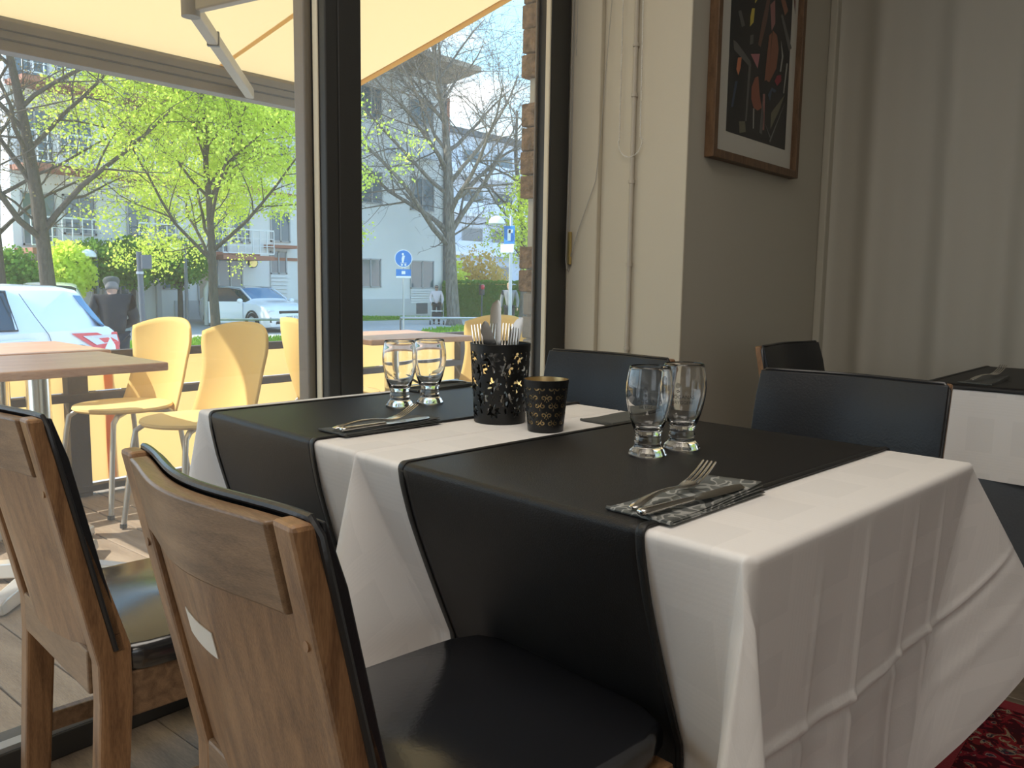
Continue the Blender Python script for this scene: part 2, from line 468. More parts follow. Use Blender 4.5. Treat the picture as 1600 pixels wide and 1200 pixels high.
def window(name, x0, x1):
    w = struct_root(name)
    yg = 1.848
    b = MB()
    b.bx(x0, x1, 1.80, 1.90, 0.0, .055); b.bx(x0, x1, 1.80, 1.90, 2.55, 2.62)
    b.each('sash_rail', M['frame'], w, smooth=0, bevel=.003)
    g = MB()
    g.bx(x0, x1, 1.806, 1.836, .055, .066)
    g.build('sill_bead', M['galv'], w, smooth=0)
    MB().bx(x0, x1, yg, yg + .006, .055, 2.55).build('pane', M['pane'], w, smooth=0)
    return w
def post(w, name, x0, x1, y0, y1, m):
    MB().bx(x0, x1, y0, y1, 0, 2.62).build(name, M[m], w, smooth=0, bevel=.004)
w1 = window('window_1', -.95, 1.377)
post(w1, 'mullion', 1.377, 1.4165, 1.80, 1.90, 'frame')
post(w1, 'gasket', 1.371, 1.377, 1.826, 1.846, 'gasket')
post(w1, 'outer_frame', 1.352, 1.377, 1.856, 1.90, 'frame_out')
w2 = window('window_2', 1.496, 2.32)
post(w2, 'mullion', 1.4185, 1.496, 1.80, 1.90, 'frame')
post(w2, 'mullion', 2.32, 2.426, 1.80, 1.862, 'frame')
post(w2, 'gasket', 2.313, 2.320, 1.802, 1.822, 'gasket')
post(w2, 'outer_frame', 2.306, 2.32, 1.8545, 1.862, 'frame_out')
w3 = window('window_3', -3.3, -1.07)
post(w3, 'mullion', -1.07, -.95, 1.80, 1.90, 'frame')

# outside return of the brick pier, toothed edge of rough bricks
pier = struct_root('wall_pier')
MB().bx(2.445, 3.3, 1.86, 1.912, -.6, 3.4).build('core', M['concrete'], pier, smooth=0)
random.seed(3)
zz = .74; course = .086; k = 0
def brick(z0, y1, m):
    jx = random.uniform(-.004, .004)
    b = MB()
    y0 = 1.862
    n = 4
    rings = []
    for i in range(n + 1):
        y = y0 + (y1 - y0) * i / n
        j = [random.uniform(-.004, .004) for _ in range(4)]
        rings.append([(2.428 + jx + j[0], y + j[0], z0 + .002), (2.60, y, z0 + .002), (2.60, y, z0 + course - .004), (2.428 + jx + j[1], y + j[1], z0 + course - .003 + j[2] * .3)])
    b.loft(rings)
    b.build('brick', m, pier, smooth=0, bevel=.005)
k = 0
z = -.565
while z < 3.3:
    zc = z - .035 + course / 2
    if 1.155 <= zc < 1.295 or 1.62 <= zc < 1.715 or 2.1 <= zc < 2.2: y1 = 1.926
    elif zc < .93: y1 = 1.998
    else: y1 = 2.02
    if .93 <= zc < 1.155: y1 = 2.022
    brick(z, y1 + random.uniform(-.004, .004), M['brick'] if zc > .93 else M['concrete'])
    z += course

# ------------------------------------------------------------------ tables under their cloths
T = .74
CA = Vector((.9959, -.0906, 0)); LA = Vector((.0906, .9959, 0))     # table axes: across, along
TB = Vector((.807, .352, 0))                                        # near corner of the right-hand table
TROT = math.atan2(CA.y, CA.x)
def make_table(label, org, a, b, top=T, rot=TROT):
    t = thing('dining_table', label, 'table', (org.x, org.y, 0), rot)
    MB().bx(-a + .01, a - .01, -b + .01, b - .01, top - .032, top - .005).build('tabletop', M['chairwood'], t, smooth=0, bevel=.003)
    MB().bx(-a + .10, a - .10, -b + .08, -b + .105, top - .10, top - .032).bx(-a + .10, a - .10, b - .105, b - .08, top - .10, top - .032).each('apron', M['chairwood'], t, smooth=0)
    MB().lathe([(.0, .018), (.20, .018), (.20, .03), (.04, .05)], 28).build('base_plate', M['blackmetal'], t)
    MB().tube([(0, 0, .04), (0, 0, top - .032)], .035, 20).build('column', M['blackmetal'], t)
    return t

def skirt_cloth(name, label, org, a, b, D, lean, ears, group=None, rot=TROT, top=T, creases=True, fine=1, waves=.005):
    """lean(side, s, t) moves a side inward/outward; ears[k]=(extend, width, angle offset) for corners c0..c3"""
    RR = .009
    mb = MB(); uv = []
    lv = [(RR * math.sin(th), -RR * (1 - math.cos(th)), 0) for th in np.linspace(0, PI / 2, 5)]
    NS = 26 * fine
    for i in range(1, NS + 1):
        s = D * i / NS
        lv.append((RR, -RR - s, s))
    NSEG = 44 * fine; NE = 14 + 8 * (fine > 1)
    sides = [((-a, -b), (a, -b), (0, -1)), ((a, -b), (a, b), (1, 0)), ((a, b), (-a, b), (0, 1)), ((-a, b), (-a, -b), (-1, 0))]
    corners = [(a, -b), (a, b), (-a, b), (-a, -b)]
    rings = []
    for (o, dz, s) in lv:
        q = s / D
        ring = []; 
        g = [.004 + ears[kk][1] * min(1, q * 1.05) ** .9 for kk in range(4)]
        ends = []
        for k, (p0, p1, nrm) in enumerate(sides):
            L = math.hypot(p1[0] - p0[0], p1[1] - p0[1]); dx, dy = (p1[0] - p0[0]) / L, (p1[1] - p0[1]) / L
            pts = []
            for i in range(NSEG + 1):
                u = g[(k - 1) % 4] + (L - g[(k - 1) % 4] - g[k]) * i / NSEG
                off = o + lean(k, s, u / L)
                off += waves * q * math.sin(u * 21 + k * 2.1 + s * 3) + waves * .6 * q * math.sin(u * 47 + k + 1)
                if creases and k in (0, 1):
                    off += .0060 * math.exp(-((s - .235 - .02 * math.sin(u * 5)) / .007) ** 2) - .004 * math.exp(-((s - .250 - .02 * math.sin(u * 5)) / .010) ** 2)
                    for uc in (.16, .29, .46, .565):
                        off += (.0036 if uc > .2 else .002) * min(1, q * 6) * math.exp(-((u - uc - .02 * s) / .006) ** 2)
                pts.append((p0[0] + dx * u + nrm[0] * off, p0[1] + dy * u + nrm[1] * off, top + dz, (p0[0] + dx * u) + nrm[0] * s, (p0[1] + dy * u) + nrm[1] * s))
            ends.append(pts)
        for k in range(4):
            ring += ends[k]
            P0 = ends[k][-1]; P1 = ends[(k + 1) % 4][0]
            ext, wd, da = ears[k][:3]
            ang = [-PI / 4, PI / 4, 3 * PI / 4, -3 * PI / 4][k] + da
            path = ears[k][4] if len(ears[k]) > 4 and s > 0 else None
            if path:
                sg = (1 if corners[k][0] > 0 else -1, 1 if corners[k][1] > 0 else -1)
                KP = [P0[:2]] + [(corners[k][0] + sg[0] * o * .7 + x_ * s, corners[k][1] + sg[1] * o * .7 + y_ * s) for x_, y_ in path] + [P1[:2]]
            if True:
                e = o * 1.0 + ext * s
                tip = (corners[k][0] + math.cos(ang) * e, corners[k][1] + math.sin(ang) * e)
                ctl = (2 * tip[0] - .5 * (P0[0] + P1[0]), 2 * tip[1] - .5 * (P0[1] + P1[1]))
            for i in range(1, NE):
                w = i / NE
                if path:
                    m_ = len(KP) - 1; f_ = w * m_; ii = min(m_ - 1, int(f_)); f_ -= ii
                    A0, A1, A2, A3 = KP[max(0, ii - 1)], KP[ii], KP[ii + 1], KP[min(m_, ii + 2)]
                    x, y = [.5 * (2 * A1[c] + (A2[c] - A0[c]) * f_ + (2 * A0[c] - 5 * A1[c] + 4 * A2[c] - A3[c]) * f_ ** 2 + (3 * A1[c] - A0[c] - 3 * A2[c] + A3[c]) * f_ ** 3) for c in (0, 1)]
                    bl = min(1, s / .06); qx = (1 - w) ** 2 * P0[0] + 2 * w * (1 - w) * ctl[0] + w * w * P1[0]; qy = (1 - w) ** 2 * P0[1] + 2 * w * (1 - w) * ctl[1] + w * w * P1[1]
                    x, y = x * bl + qx * (1 - bl), y * bl + qy * (1 - bl)
                else:
                    x = (1 - w) ** 2 * P0[0] + 2 * w * (1 - w) * ctl[0] + w * w * P1[0]
                    y = (1 - w) ** 2 * P0[1] + 2 * w * (1 - w) * ctl[1] + w * w * P1[1]
                drop = s * (ears[k][3] if len(ears[k]) > 3 else .16) * math.sin(PI * w) * (1 if wd > .01 else 0)
                ring.append((x, y, top + dz - drop, P0[3] + (P1[3] - P0[3]) * w + math.cos(ang) * s * .5, P0[4] + (P1[4] - P0[4]) * w + math.sin(ang) * s * .5))
        rings.append(ring)
    n = len(rings[0])
    for r in rings:
        for p in r:
            mb.v.append(p[:3]); uv.append((p[3] + 1.003, p[4] + 1.003))
    for i in range(len(rings) - 1):
        for j in range(n):
            kx = (j + 1) % n
            mb.f.append((i * n + j, (i + 1) * n + j, (i + 1) * n + kx, i * n + kx))
    # top: rows across, stitched as one fan of rings that shrink to the middle
    base = 0
    prev = list(range(n))
    for sc in (.992, .975, .93, .7, .4, .1):
        cur = []
        for j in range(n):
            p = rings[0][j]
            cur.append(len(mb.v)); mb.v.append((p[0] * sc, p[1] * sc, top)); uv.append((p[0] * sc + 1.003, p[1] * sc + 1.003))
        for j in range(n):
            kx = (j + 1) % n
            mb.f.append((prev[j], prev[kx], cur[kx], cur[j]))
        prev = cur
    mb.f.append(tuple(prev))
    mb.mi = [0] * len(mb.f); mb.uv = uv
    o = mb.build(name, M['cloth'], None, smooth=75, merge=2e-4)
    o.location = (org.x, org.y, 0); o.rotation_euler = (0, 0, rot)
    return tag(o, label, 'tablecloth', group)

def near_lean(s, amt):
    if s <= 0: return 0
    if s < .30: return -amt * (s / .30) ** 1.15
    return -amt - .02 * (s - .30)
def leanR(k, s, t):
    if k == 3:
        f = 1 - max(0, (t - .72) / .28) ** 2 * .75
        return near_lean(s, .115) * f
    if k == 1: return near_lean(s, .05)
    if k == 2: return -.02 * min(1, s * 5)
    return -.02 * min(1, s * 3)
def leanL(k, s, t):
    if k == 3: return near_lean(s, .085)
    if k == 1: return near_lean(s, .05)
    if k == 0: return -.03 * min(1, s * 20)
    return .02 * s
aR, bR = .345, .355
oR = TB + CA * aR + LA * bR
aL, bL = .345, .288
oL = TB + CA * aL + LA * (2 * bR + .012 + bL)
make_table('square restaurant table under the white cloth nearest the camera', oR, aR, bR)
make_table('restaurant table under the white cloth right by the window', oL, aL, bL)
skirt_cloth('tablecloth', 'white damask tablecloth with a sharp crease, on the table nearest the camera', oR, aR, bR, .50, leanR,
            [(.38, .15, .25, -.44), (.2, .12, 0), (.27, .115, .35, .12, [(-.10, .14), (-.23, .03), (-.15, -.14)]), (.27, .075, -.72, .1, [(-.20, .02), (-.19, -.07), (-.07, -.175), (.03, -.10)])], 'white tablecloths', fine=3)
skirt_cloth('tablecloth', 'white tablecloth with the grey-sheened runner, close to the window post', oL, aL, bL, .50, leanL,
            [(0, .0, 0), (.15, .1, 0), (.22, .14, 0), (0, .0, 0)], 'white tablecloths', creases=False)

def runner(label, org, a, y0, y1, dn, df, lean, half, rot=TROT, top=T, group='black table runners', gap=.004):
    """strip across a table: dn, df are the drops on the near and far side"""
    RR = .0105; h = .0022
    prof = []
    for s in np.linspace(dn, .0, 26)[:-1]: prof.append((-1, s))
    for th in np.linspace(PI / 2, 0, 6): prof.append((-a - RR * math.sin(th), top - RR + RR * math.cos(th) + h))
    for x in np.linspace(-a, a, 16)[1:-1]: prof.append((x, top + h))
    for th in np.linspace(0, PI / 2, 6): prof.append((a + RR * math.sin(th), top - RR + RR * math.cos(th) + h))
    for s in np.linspace(0, df, 14)[1:]: prof.append((1, s))
    kinds = [k < 25 or k >= 25 + 6 + 14 + 6 for k in range(len(prof))]
    root = MB()
    n = len(prof) - 1
    hw = .012
    def pt(i, y, lift=0):
        if not kinds[i]: return (prof[i][0], y, prof[i][1] + lift)
        sd, s = prof[i]
        k = 3 if sd < 0 else 1
        t = (half - y) / (2 * half) if k == 3 else (y + half) / (2 * half)
        off = RR + lean(k, s, t) + gap * min(1, s * 12) + lift
        return (sd * (a + off), y, top - RR - s + h)
    N = 20
    root.grid(lambda u, v: pt(round(u * n), y0 + (y1 - y0) * v), n, N)
    o = root.build('table_runner', M['runner'], None, smooth=60, solid=.0016)
    o.location = (org.x, org.y, 0); o.rotation_euler = (0, 0, rot)
    tag(o, label, 'table runner', group)
    for ya, yb in ((y0 - .0005, y0 + hw), (y1 - hw, y1 + .0005)):
        e = MB(); e.grid(lambda u, v: pt(round(u * n), ya + (yb - ya) * v, .0012 + .0012 * math.sin(PI * v)), n, 4)
        e.build('hem', M['hem'], o, smooth=60, solid=.0018)
    return o
runner('black cloth runner lying across the table nearest the camera', oR, aR, -bR + .128, -bR + .592, .52, .30, leanR, bR)
runner('black cloth runner with a grey sheen, across the table by the window', oL, aL, -bL + .115, -bL + .525, .52, .25, leanL, bL)

# ------------------------------------------------------------------ leather and oak dining chairs
def backx(z):
    return -.205 - .085 * max(0, (z - .44) / .39)
def bow(y, w=.199):
    return -.026 * (.5 + .5 * math.cos(PI * min(1, abs(y) / w)))
def curved(mb, y0, y1, z0, z1, x0, x1, ny=20, nz=6, rnd=0, top_round=0):
    """curved slab between x offsets x0 (rear) and x1 (front) from the back line"""
    rings = []
    for j in range(nz + 1):
        z = z0 + (z1 - z0) * j / nz
        ring = []
        ex = 0
        if top_round and j >= nz - 2: ex = top_round * (j - nz + 2) / 2
        ins = 0
        for i in range(ny + 1):
            y = y0 + (y1 - y0) * i / ny
            ring.append((backx(z) + bow(y) + x0 + ex * .5, y * (1 - ex * .6), z))
        for i in range(ny, -1, -1):
            y = y0 + (y1 - y0) * i / ny
            ring.append((backx(z) + bow(y) + x1 - ex * .5, y * (1 - ex * .6), z))
        rings.append(ring)
    mb.loft(rings)
    return mb
def make_chair(label, loc, rz, group='oak and leather dining chairs'):
    t = thing('dining_chair', label, 'chair', loc, rz, group)
    HW = .199
    for s in (1, -1):
        prof = [(-.255, 0), (-.215, 0), (-.185, .40), (-.185, .48), (backx(.83) + .003, .83), (backx(.83) - .018, .83), (-.232, .46), (-.232, .40)]
        b = MB().prism(prof, (0, s * HW if s < 0 else s * HW - .036, 0), (1, 0, 0), (0, 0, 1), (0, .036, 0))
        p = b.build('back_post', M['chairwood'], t, smooth=0, bevel=.005, seg=2)
        MB().tube([(backx(.72) - .0215, s * (HW - .018), .722), (backx(.72) - .018, s * (HW - .018), .722)], .0048, 12).build('dowel_plug', M['chairwood'], p)
        b = MB().prism([(.165, 0), (.198, 0), (.205, .43), (.160, .43)], (0, s * HW if s < 0 else s * HW - .042, 0), (1, 0, 0), (0, 0, 1), (0, .042, 0))
        b.build('front_leg', M['chairwood'], t, smooth=0, bevel=.004)
        MB().bx(-.20, .17, s * (HW - .021) - .011, s * (HW - .021) + .011, .365, .435).build('side_rail', M['chairrail'], t, smooth=0, bevel=.003)
        MB().bx(-.215, .18, s * (HW - .021) - .010, s * (HW - .021) + .010, .20, .235).build('stretcher', M['chairrail'], t, smooth=0, bevel=.003)
    curved(MB(), -HW + .040, HW - .040, .742, .826, -.019, .002).build('top_rail', M['chairrail'], t, smooth=50, bevel=.003)
    pn = curved(MB(), -HW + .040, HW - .040, .47, .744, -.012, .000, nz=4)
    pn.build('back_panel', M['chairwood'], t, smooth=50)
    MB().bx(-.235, -.172, -HW + .04, HW - .04, .405, .475).build('rear_rail', M['chairrail'], t, smooth=0, bevel=.004)
    MB().bx(.165, .195, -HW + .04, HW - .04, .365, .435).build('front_rail', M['chairrail'], t, smooth=0, bevel=.003)
    # leather pad on the front of the back, rounded, with piping round its edge
    pd = MB()
    for (x0, x1, ins) in ((.006, .034, 0),):
        curved(pd, -HW, HW, .475, .829, .004, .020, ny=24, nz=12, top_round=.012)
    pad = pd.build('back_pad', M['leather'], t, smooth=55, bevel=.008, seg=3)
    pts = [(backx(z) + bow(HW) + .006, HW - .001, z) for z in np.linspace(.48, .818, 8)]
    pts += [(backx(.831) + bow(y) + .006, y, .831) for y in np.linspace(HW - .012, -HW + .012, 24)]
    pts += [(backx(z) + bow(HW) + .006, -HW + .001, z) for z in np.linspace(.818, .48, 8)]
    MB().tube(pts, .0042, 8).build('piping', M['piping'], pad)
    # seat cushion
    rings = []
    for (z, k) in ((.436, .985), (.445, 1.0), (.463, 1.0), (.473, .985), (.477, .95)):
        ring = []
        for q in range(40):
            an = 2 * PI * q / 40
            c, s_ = math.cos(an), math.sin(an)
            ex = 7
            rr = (abs(c) ** ex + abs(s_) ** ex) ** (-1 / ex)
            ring.append((.0 + .228 * rr * c * k - .0, .212 * rr * s_ * k * .93, z))
        rings.append(ring)
    MB().loft(rings).build('seat_cushion', M['seat_leather'], t, smooth=60)
    return t
chR = make_chair('brown oak chair with black pad and white paper sticker on its back, nearest the camera', (.698, .689, 0), R(-7.2))
st = curved(MB(), -.012, .070, .652, .680, -.0132, -.0122, ny=6, nz=1)
# the sticker sits on the rear veneer of the nearest chair
b_ = st.build('sticker', M['paper'], chR, smooth=50, label='torn white paper sticker on the veneer')
chL = make_chair('brown oak chair with a bright shine on its black seat, close to the window', (.741, 1.362, 0), R(-5))
cFA = make_chair('black leather chair behind the two drinking glasses, facing the camera', (1.54, .602, 0), R(178))
cFB = make_chair('black leather chair beside the pier, facing the table by the window', (1.60, 1.262, 0), R(178))
cTH = make_chair('black leather chair far back against the curtain corner, orange wood edge', (2.68, .79, 0), R(-94))
# ------------------------------------------------------------------ things on the set tables
TT = T + .0032          # top of the runners
TC = T + .0004          # top of the cloth
def tumbler_mat():
    m, n, p = base_mat('tumbler_glass')
    p.inputs['Base Color'].default_value = (1, 1, 1, 1); p.inputs['Roughness'].default_value = 0
    p.inputs['Transmission Weight'].default_value = 1; p.inputs['IOR'].default_value = 1.47
    return m
M['tumbler'] = tumbler_mat()
GPROF = [(.0, .0005), (.026, .0), (.0305, .0015), (.0310, .004), (.0285, .009), (.0235, .014), (.0208, .019), (.0218, .023), (.0222, .027), (.0205, .031), (.0202, .034), (.0225, .040),
         (.0262, .049), (.0305, .062), (.0345, .078), (.0372, .094), (.0380, .106), (.0374, .118), (.0354, .132), (.0335, .1425), (.0328, .1455), (.0316, .1462),
         (.0312, .1450), (.0320, .140), (.0340, .131), (.0360, .118), (.0366, .106), (.0358, .094), (.0330, .079), (.0290, .064), (.0245, .052), (.0190, .045), (.010, .0425), (.0, .042)]
def radius_at(z):
    pr = GPROF[:20]
    for (r0, z0), (r1, z1) in zip(pr, pr[1:]):
        if z0 <= z <= z1 and z1 > z0: return r0 + (r1 - r0) * (z - z0) / (z1 - z0)
    return .035
def glass(label, x, y, rz, mark=True):
    t = thing('drinking_glass', label, 'glass', (x, y, TT), rz, 'footed drinking glasses')
    MB().lathe(GPROF, 56).build('body', M['tumbler'], t, smooth=70)
    if mark:
        mb = MB()
        for txt, zc, size in (('HÖGANÄS', .0905, .0085), ('BRYGGERI', .0815, .0075)):
            cu = bpy.data.curves.new('etched_lettering', 'FONT'); cu.body = txt; cu.size = size; cu.align_x = 'CENTER'; cu.extrude = 0
            ob = bpy.data.objects.new('etched_lettering', cu); COL.objects.link(ob)
            bpy.context.view_layer.update()
            me = bpy.data.meshes.new_from_object(ob.evaluated_get(bpy.context.evaluated_depsgraph_get()))
            vs = []
            for v in me.vertices:
                z = zc + v.co.y; r = radius_at(z) + .0003; a = v.co.x / r
                vs.append((r * math.cos(a), r * math.sin(a), z))
            mb.add(vs, [tuple(p.vertices) for p in me.polygons])
            bpy.data.objects.remove(ob); bpy.data.curves.remove(cu); bpy.data.meshes.remove(me)
        # the small spiral and berry drawn above the name
        pts = []
        for i in range(36):
            a = i * .42; q = .0006 + .00011 * i
            zz_ = .112 + q * math.sin(a); r = radius_at(zz_) + .0004; an = (-.008 + q * math.cos(a)) / r
            pts.append((r * math.cos(an), r * math.sin(an), zz_))
        mb.tube(pts, .0004, 4)
        for (dx, dz) in ((-.009, .1035), (-.0075, .1012), (-.0055, .1025), (-.007, .1045)):
            r = radius_at(dz) + .0002; mb.ball((r * math.cos(dx / r), r * math.sin(dx / r), dz), .0011, 6)
        mb.build('etched_lettering', M['print_grey'], t, smooth=0, label='dark etched lettering and spiral')
    return t
glass('footed beer glass nearest the camera on the black runner', 1.163, .690, R(212))
glass('footed beer glass just behind the nearest one on the black runner', 1.250, .676, R(206))
glass('footed glass on the window-side runner, farther from the cutlery pot', 1.240, 1.370, R(228), False)
glass('footed glass on the window-side runner, beside the cutlery pot', 1.322, 1.360, R(228), False)

def clip_shell(F, rt, rb, h, z0, name, m, parent, thick, per=2 * PI):
    """F[i][j] > 0 is metal; cells are cut along the zero line so the openings get smooth edges"""
    nu, nv = F.shape[0] - 1, F.shape[1] - 1
    mb = MB(); cache = {}
    def vert(u, v):
        key = (round(u * 997, 2), round(v * 997, 2))
        if key in cache: return cache[key]
        a = per * u / nu; q = v / nv; r = rb + (rt - rb) * q
        mb.v.append((r * math.cos(a), r * math.sin(a), z0 + h * q)); cache[key] = len(mb.v) - 1
        return cache[key]
    for i in range(nu):
        for j in range(nv):
            cs = [(i, j), (i + 1, j), (i + 1, j + 1), (i, j + 1)]
            fv = [F[c] for c in cs]
            if max(fv) <= 0: continue
            poly = []
            for k in range(4):
                a, b = cs[k], cs[(k + 1) % 4]; fa, fb = fv[k], fv[(k + 1) % 4]
                if fa > 0: poly.append(a)
                if (fa > 0) != (fb > 0):
                    t = fa / (fa - fb); poly.append((a[0] + (b[0] - a[0]) * t, a[1] + (b[1] - a[1]) * t))
            ids = []
            for p in poly:
                k = vert(p[0] if p[0] < nu else 0, p[1])
                if k not in ids: ids.append(k)
            if len(ids) >= 3: mb.f.append(tuple(ids))
    mb.mi = [0] * len(mb.f)
    return mb.build(name, m, parent, smooth=60, solid=thick)

# the pierced pot of flowers: petals and gaps are openings
def flower_field(nu, nv, circ, h):
    U = np.linspace(0, circ, nu + 1)[:, None]; V = np.linspace(0, h, nv + 1)[None, :]
    F = np.full((nu + 1, nv + 1), .004)
    rs = random.Random(11)
    def hole(cx, cy, ang, L, w):
        nonlocal F
        for sh in (-circ, 0, circ):
            dx = U - cx - sh; dy = V - cy
            p = dx * math.cos(ang) + dy * math.sin(ang); q = -dx * math.sin(ang) + dy * math.cos(ang)
            t = np.clip((p + L / 2) / L, 0, 1)
            ww = w * np.sin(PI * t ** .75) + 1e-5
            d = np.where((p > -L / 2) & (p < L / 2), np.abs(q) - ww, .004)
            F = np.minimum(F, d)
    rows = 5
    for r in range(rows):
        n = 7
        for c in range(n):
            cx = circ * (c + (.5 if r % 2 else 0)) / n + rs.uniform(-.003, .003); cy = .026 + (h - .052) * r / (rows - 1) + rs.uniform(-.003, .003)
            rad = rs.uniform(.0145, .0185); n_p = rs.choice((7, 8, 8, 9)); a0 = rs.uniform(0, 1)
            for k in range(n_p):
                a = a0 + 2 * PI * k / n_p
                d = rad * .60
                hole(cx + math.cos(a) * d, cy + math.sin(a) * d, a, rad * .80, rad * .19)
            hole(cx + circ / n / 2, cy + .001, PI / 2 + rs.uniform(-.4, .4), .014, .0025)
            hole(cx + circ / n / 2 * .9, cy + .014, rs.uniform(0, 3), .012, .002)
    F[:, : int(nv * .055)] = .004; F[:, int(nv * .91):] = .004
    F[-1, :] = F[0, :]
    return F
cp = thing('cutlery_pot', 'tall black pierced metal pot of flowers holding upright cutlery', 'pot', (1.262, 1.095, TC), 0)
clip_shell(flower_field(260, 110, 2 * PI * .056, .156), .0605, .0515, .156, .002, 'pierced_wall', M['blackmetal'], cp, .0012)
MB().lathe([(0, 0), (.051, 0), (.0522, .001), (.0522, .004), (0, .004)], 48).build('base', M['blackmetal'], cp)
MB().lathe([(.0598, .1565), (.0612, .1565), (.0618, .1575), (.0612, .159), (.0598, .158), (.0598, .1565)], 64).build('rim', M['blackmetal'], cp)

def scroll_field(nu, nv, circ, h):
    U = np.linspace(0, circ, nu + 1)[:, None]; V = np.linspace(0, h, nv + 1)[None, :]
    F = np.full((nu + 1, nv + 1), .003)
    def stroke(pts, w):
        nonlocal F
        for (x, y) in pts:
            for sh in (-circ, 0, circ):
                F = np.minimum(F, np.hypot(U - x - sh, V - y) - w)
    n = 9; cw = circ / n; rows = 5; rh = (h - .016) / rows
    for r in range(rows):
        for c in range(n):
            cx = cw * (c + (.5 if r % 2 else 0)); cy = .009 + rh * (r + .5)
            flip = 1 if r % 2 else -1
            for s in (-1, 1):
                pts = []
                for k in range(22):
                    t = k / 21; a = 4.9 * t; q = .0046 * (1 - .66 * t)
                    pts.append((cx + s * (.0060 - q * math.cos(a)), cy + flip * (q * math.sin(a)) - flip * .001))
                stroke(pts, .0013)
                stroke([(cx + s * (.0014 + .0005 * i), cy - flip * (.001 + .0011 * i)) for i in range(6)], .0010)
            stroke([(cx, cy + flip * .0045), (cx, cy + flip * .0055)], .0011)
            stroke([(cx + cw / 2, cy + rh / 2), (cx + cw / 2, cy + rh / 2 + .0008)], .0011)
    F[:, :3] = .003; F[:, int(nv * .87):] = .003
    F[-1, :] = F[0, :]
    return F
cd = thing('candle_holder', 'short black candle holder with brass scrollwork, next to the cutlery pot', 'candle holder', (1.242, .962, TC), 0)
clip_shell(scroll_field(300, 110, 2 * PI * .038, .098), .0430, .0335, .098, .001, 'scroll_wall', M['blackmetal'], cd, .0007)
MB().lathe([(0, .001), (.0318, .001), (.0415, .0985), (.0408, .0985), (.0310, .003), (0, .003)], 48).build('brass_liner', M['gold'], cd, label='brass inner lining')
MB().lathe([(.0, .003), (.019, .003), (.019, .018), (.0, .018)], 24).build('tea_light', M['white_plastic'], cd)

# ---- cutlery
def fork_mesh(tip_up=.016):
    b = MB(); L = .19
    def zl(x):
        t = x / L
        return .004 + .006 * math.sin(PI * min(1, t / .62)) + (0 if t < .62 else (tip_up + .004) * ((t - .62) / .38) ** 1.4 - .004 * math.sin(PI * (t - .62) / .38))
    rings = []
    for t, w, th in ((0, .0035, .0016), (.01, .0062, .0022), (.06, .0078, .0024), (.15, .0068, .0022), (.30, .0044, .002), (.45, .0033, .0019), (.56, .0032, .002), (.62, .0052, .0016), (.66, .0095, .0013), (.71, .0118, .0012), (.755, .0122, .0011)):
        x = t * L
        rings.append([(x, w * math.cos(2 * PI * k / 12), zl(x) + th * math.sin(2 * PI * k / 12)) for k in range(12)])
    b.loft(rings)
    for k in range(4):
        y0 = -.0093 + k * .0062
        rings = []
        for t in np.linspace(.745, 1.0, 7):
            x = t * L; w = .0022 * (1 - .45 * (t - .745) / .255); th = .0010
            rings.append([(x, y0 + w * math.cos(2 * PI * q / 6 + .5), zl(x) + th * math.sin(2 * PI * q / 6 + .5)) for q in range(6)])
        b.loft(rings)
    return b
def knife_mesh():
    b = MB(); L = .21
    rings = []
    for t, w, th in ((0, .004, .003), (.01, .0075, .0045), (.05, .0085, .0048), (.12, .0075, .0045), (.30, .0058, .004), (.44, .0052, .0038), (.47, .0048, .0036)):
        rings.append([(t * L, w * math.cos(2 * PI * k / 12), .0046 + th * math.sin(2 * PI * k / 12)) for k in range(12)])
    b.loft(rings)
    rings = []
    for t, w, off in ((.46, .0045, 0), (.50, .0085, -.001), (.60, .0105, -.001), (.80, .0112, 0), (.92, .0104, .001), (.97, .0078, .003), (1.0, .002, .0055)):
        rings.append([(t * L, off - w, .0046), (t * L, off + w * .2, .0052 + .0004), (t * L, off + w, .0052), (t * L, off + w, .0042), (t * L, off + w * .2, .0038)])
    b.loft(rings)
    return b
FORK, KNIFE = fork_mesh(), knife_mesh()
def lay(mbsrc, name, label, cat, p, q, z0, z1, group, roll=0):
    """lay a piece from its handle end p to its tip q"""
    b = MB(); b.v = list(mbsrc.v); b.f = list(mbsrc.f); b.mi = list(mbsrc.mi)
    o = b.build(name, M['steel'], None, smooth=50)
    d = Vector((q[0] - p[0], q[1] - p[1], z1 - z0))
    o.location = (p[0], p[1], z0)
    o.rotation_euler = (roll, -math.asin(max(-1, min(1, d.z / d.length))), math.atan2(d.y, d.x))
    return tag(o, label, cat, group)
def napkin_pattern():
    m, n, p = base_mat('patterned_napkin')
    t = n.nodes.new('ShaderNodeTexCoord'); v = n.nodes.new('ShaderNodeTexNoise'); v.inputs['Scale'].default_value = 26; v.inputs['Detail'].default_value = .5; v.inputs['Distortion'].default_value = 1.6
    n.links.new(t.outputs['Object'], v.inputs[0])
    r = n.nodes.new('ShaderNodeValToRGB'); r.color_ramp.interpolation = 'CONSTANT'
    r.color_ramp.elements[0].color = (.10, .105, .10, 1); r.color_ramp.elements[1].position = .47; r.color_ramp.elements[1].color = (.33, .33, .31, 1)
    e_ = r.color_ramp.elements.new(.56); e_.color = (.13, .135, .125, 1)
    n.links.new(v.outputs[0], r.inputs[0]); n.links.new(r.outputs[0], p.inputs['Base Color'])
    p.inputs['Roughness'].default_value = .9
    return m
M['napkin_print'] = napkin_pattern()
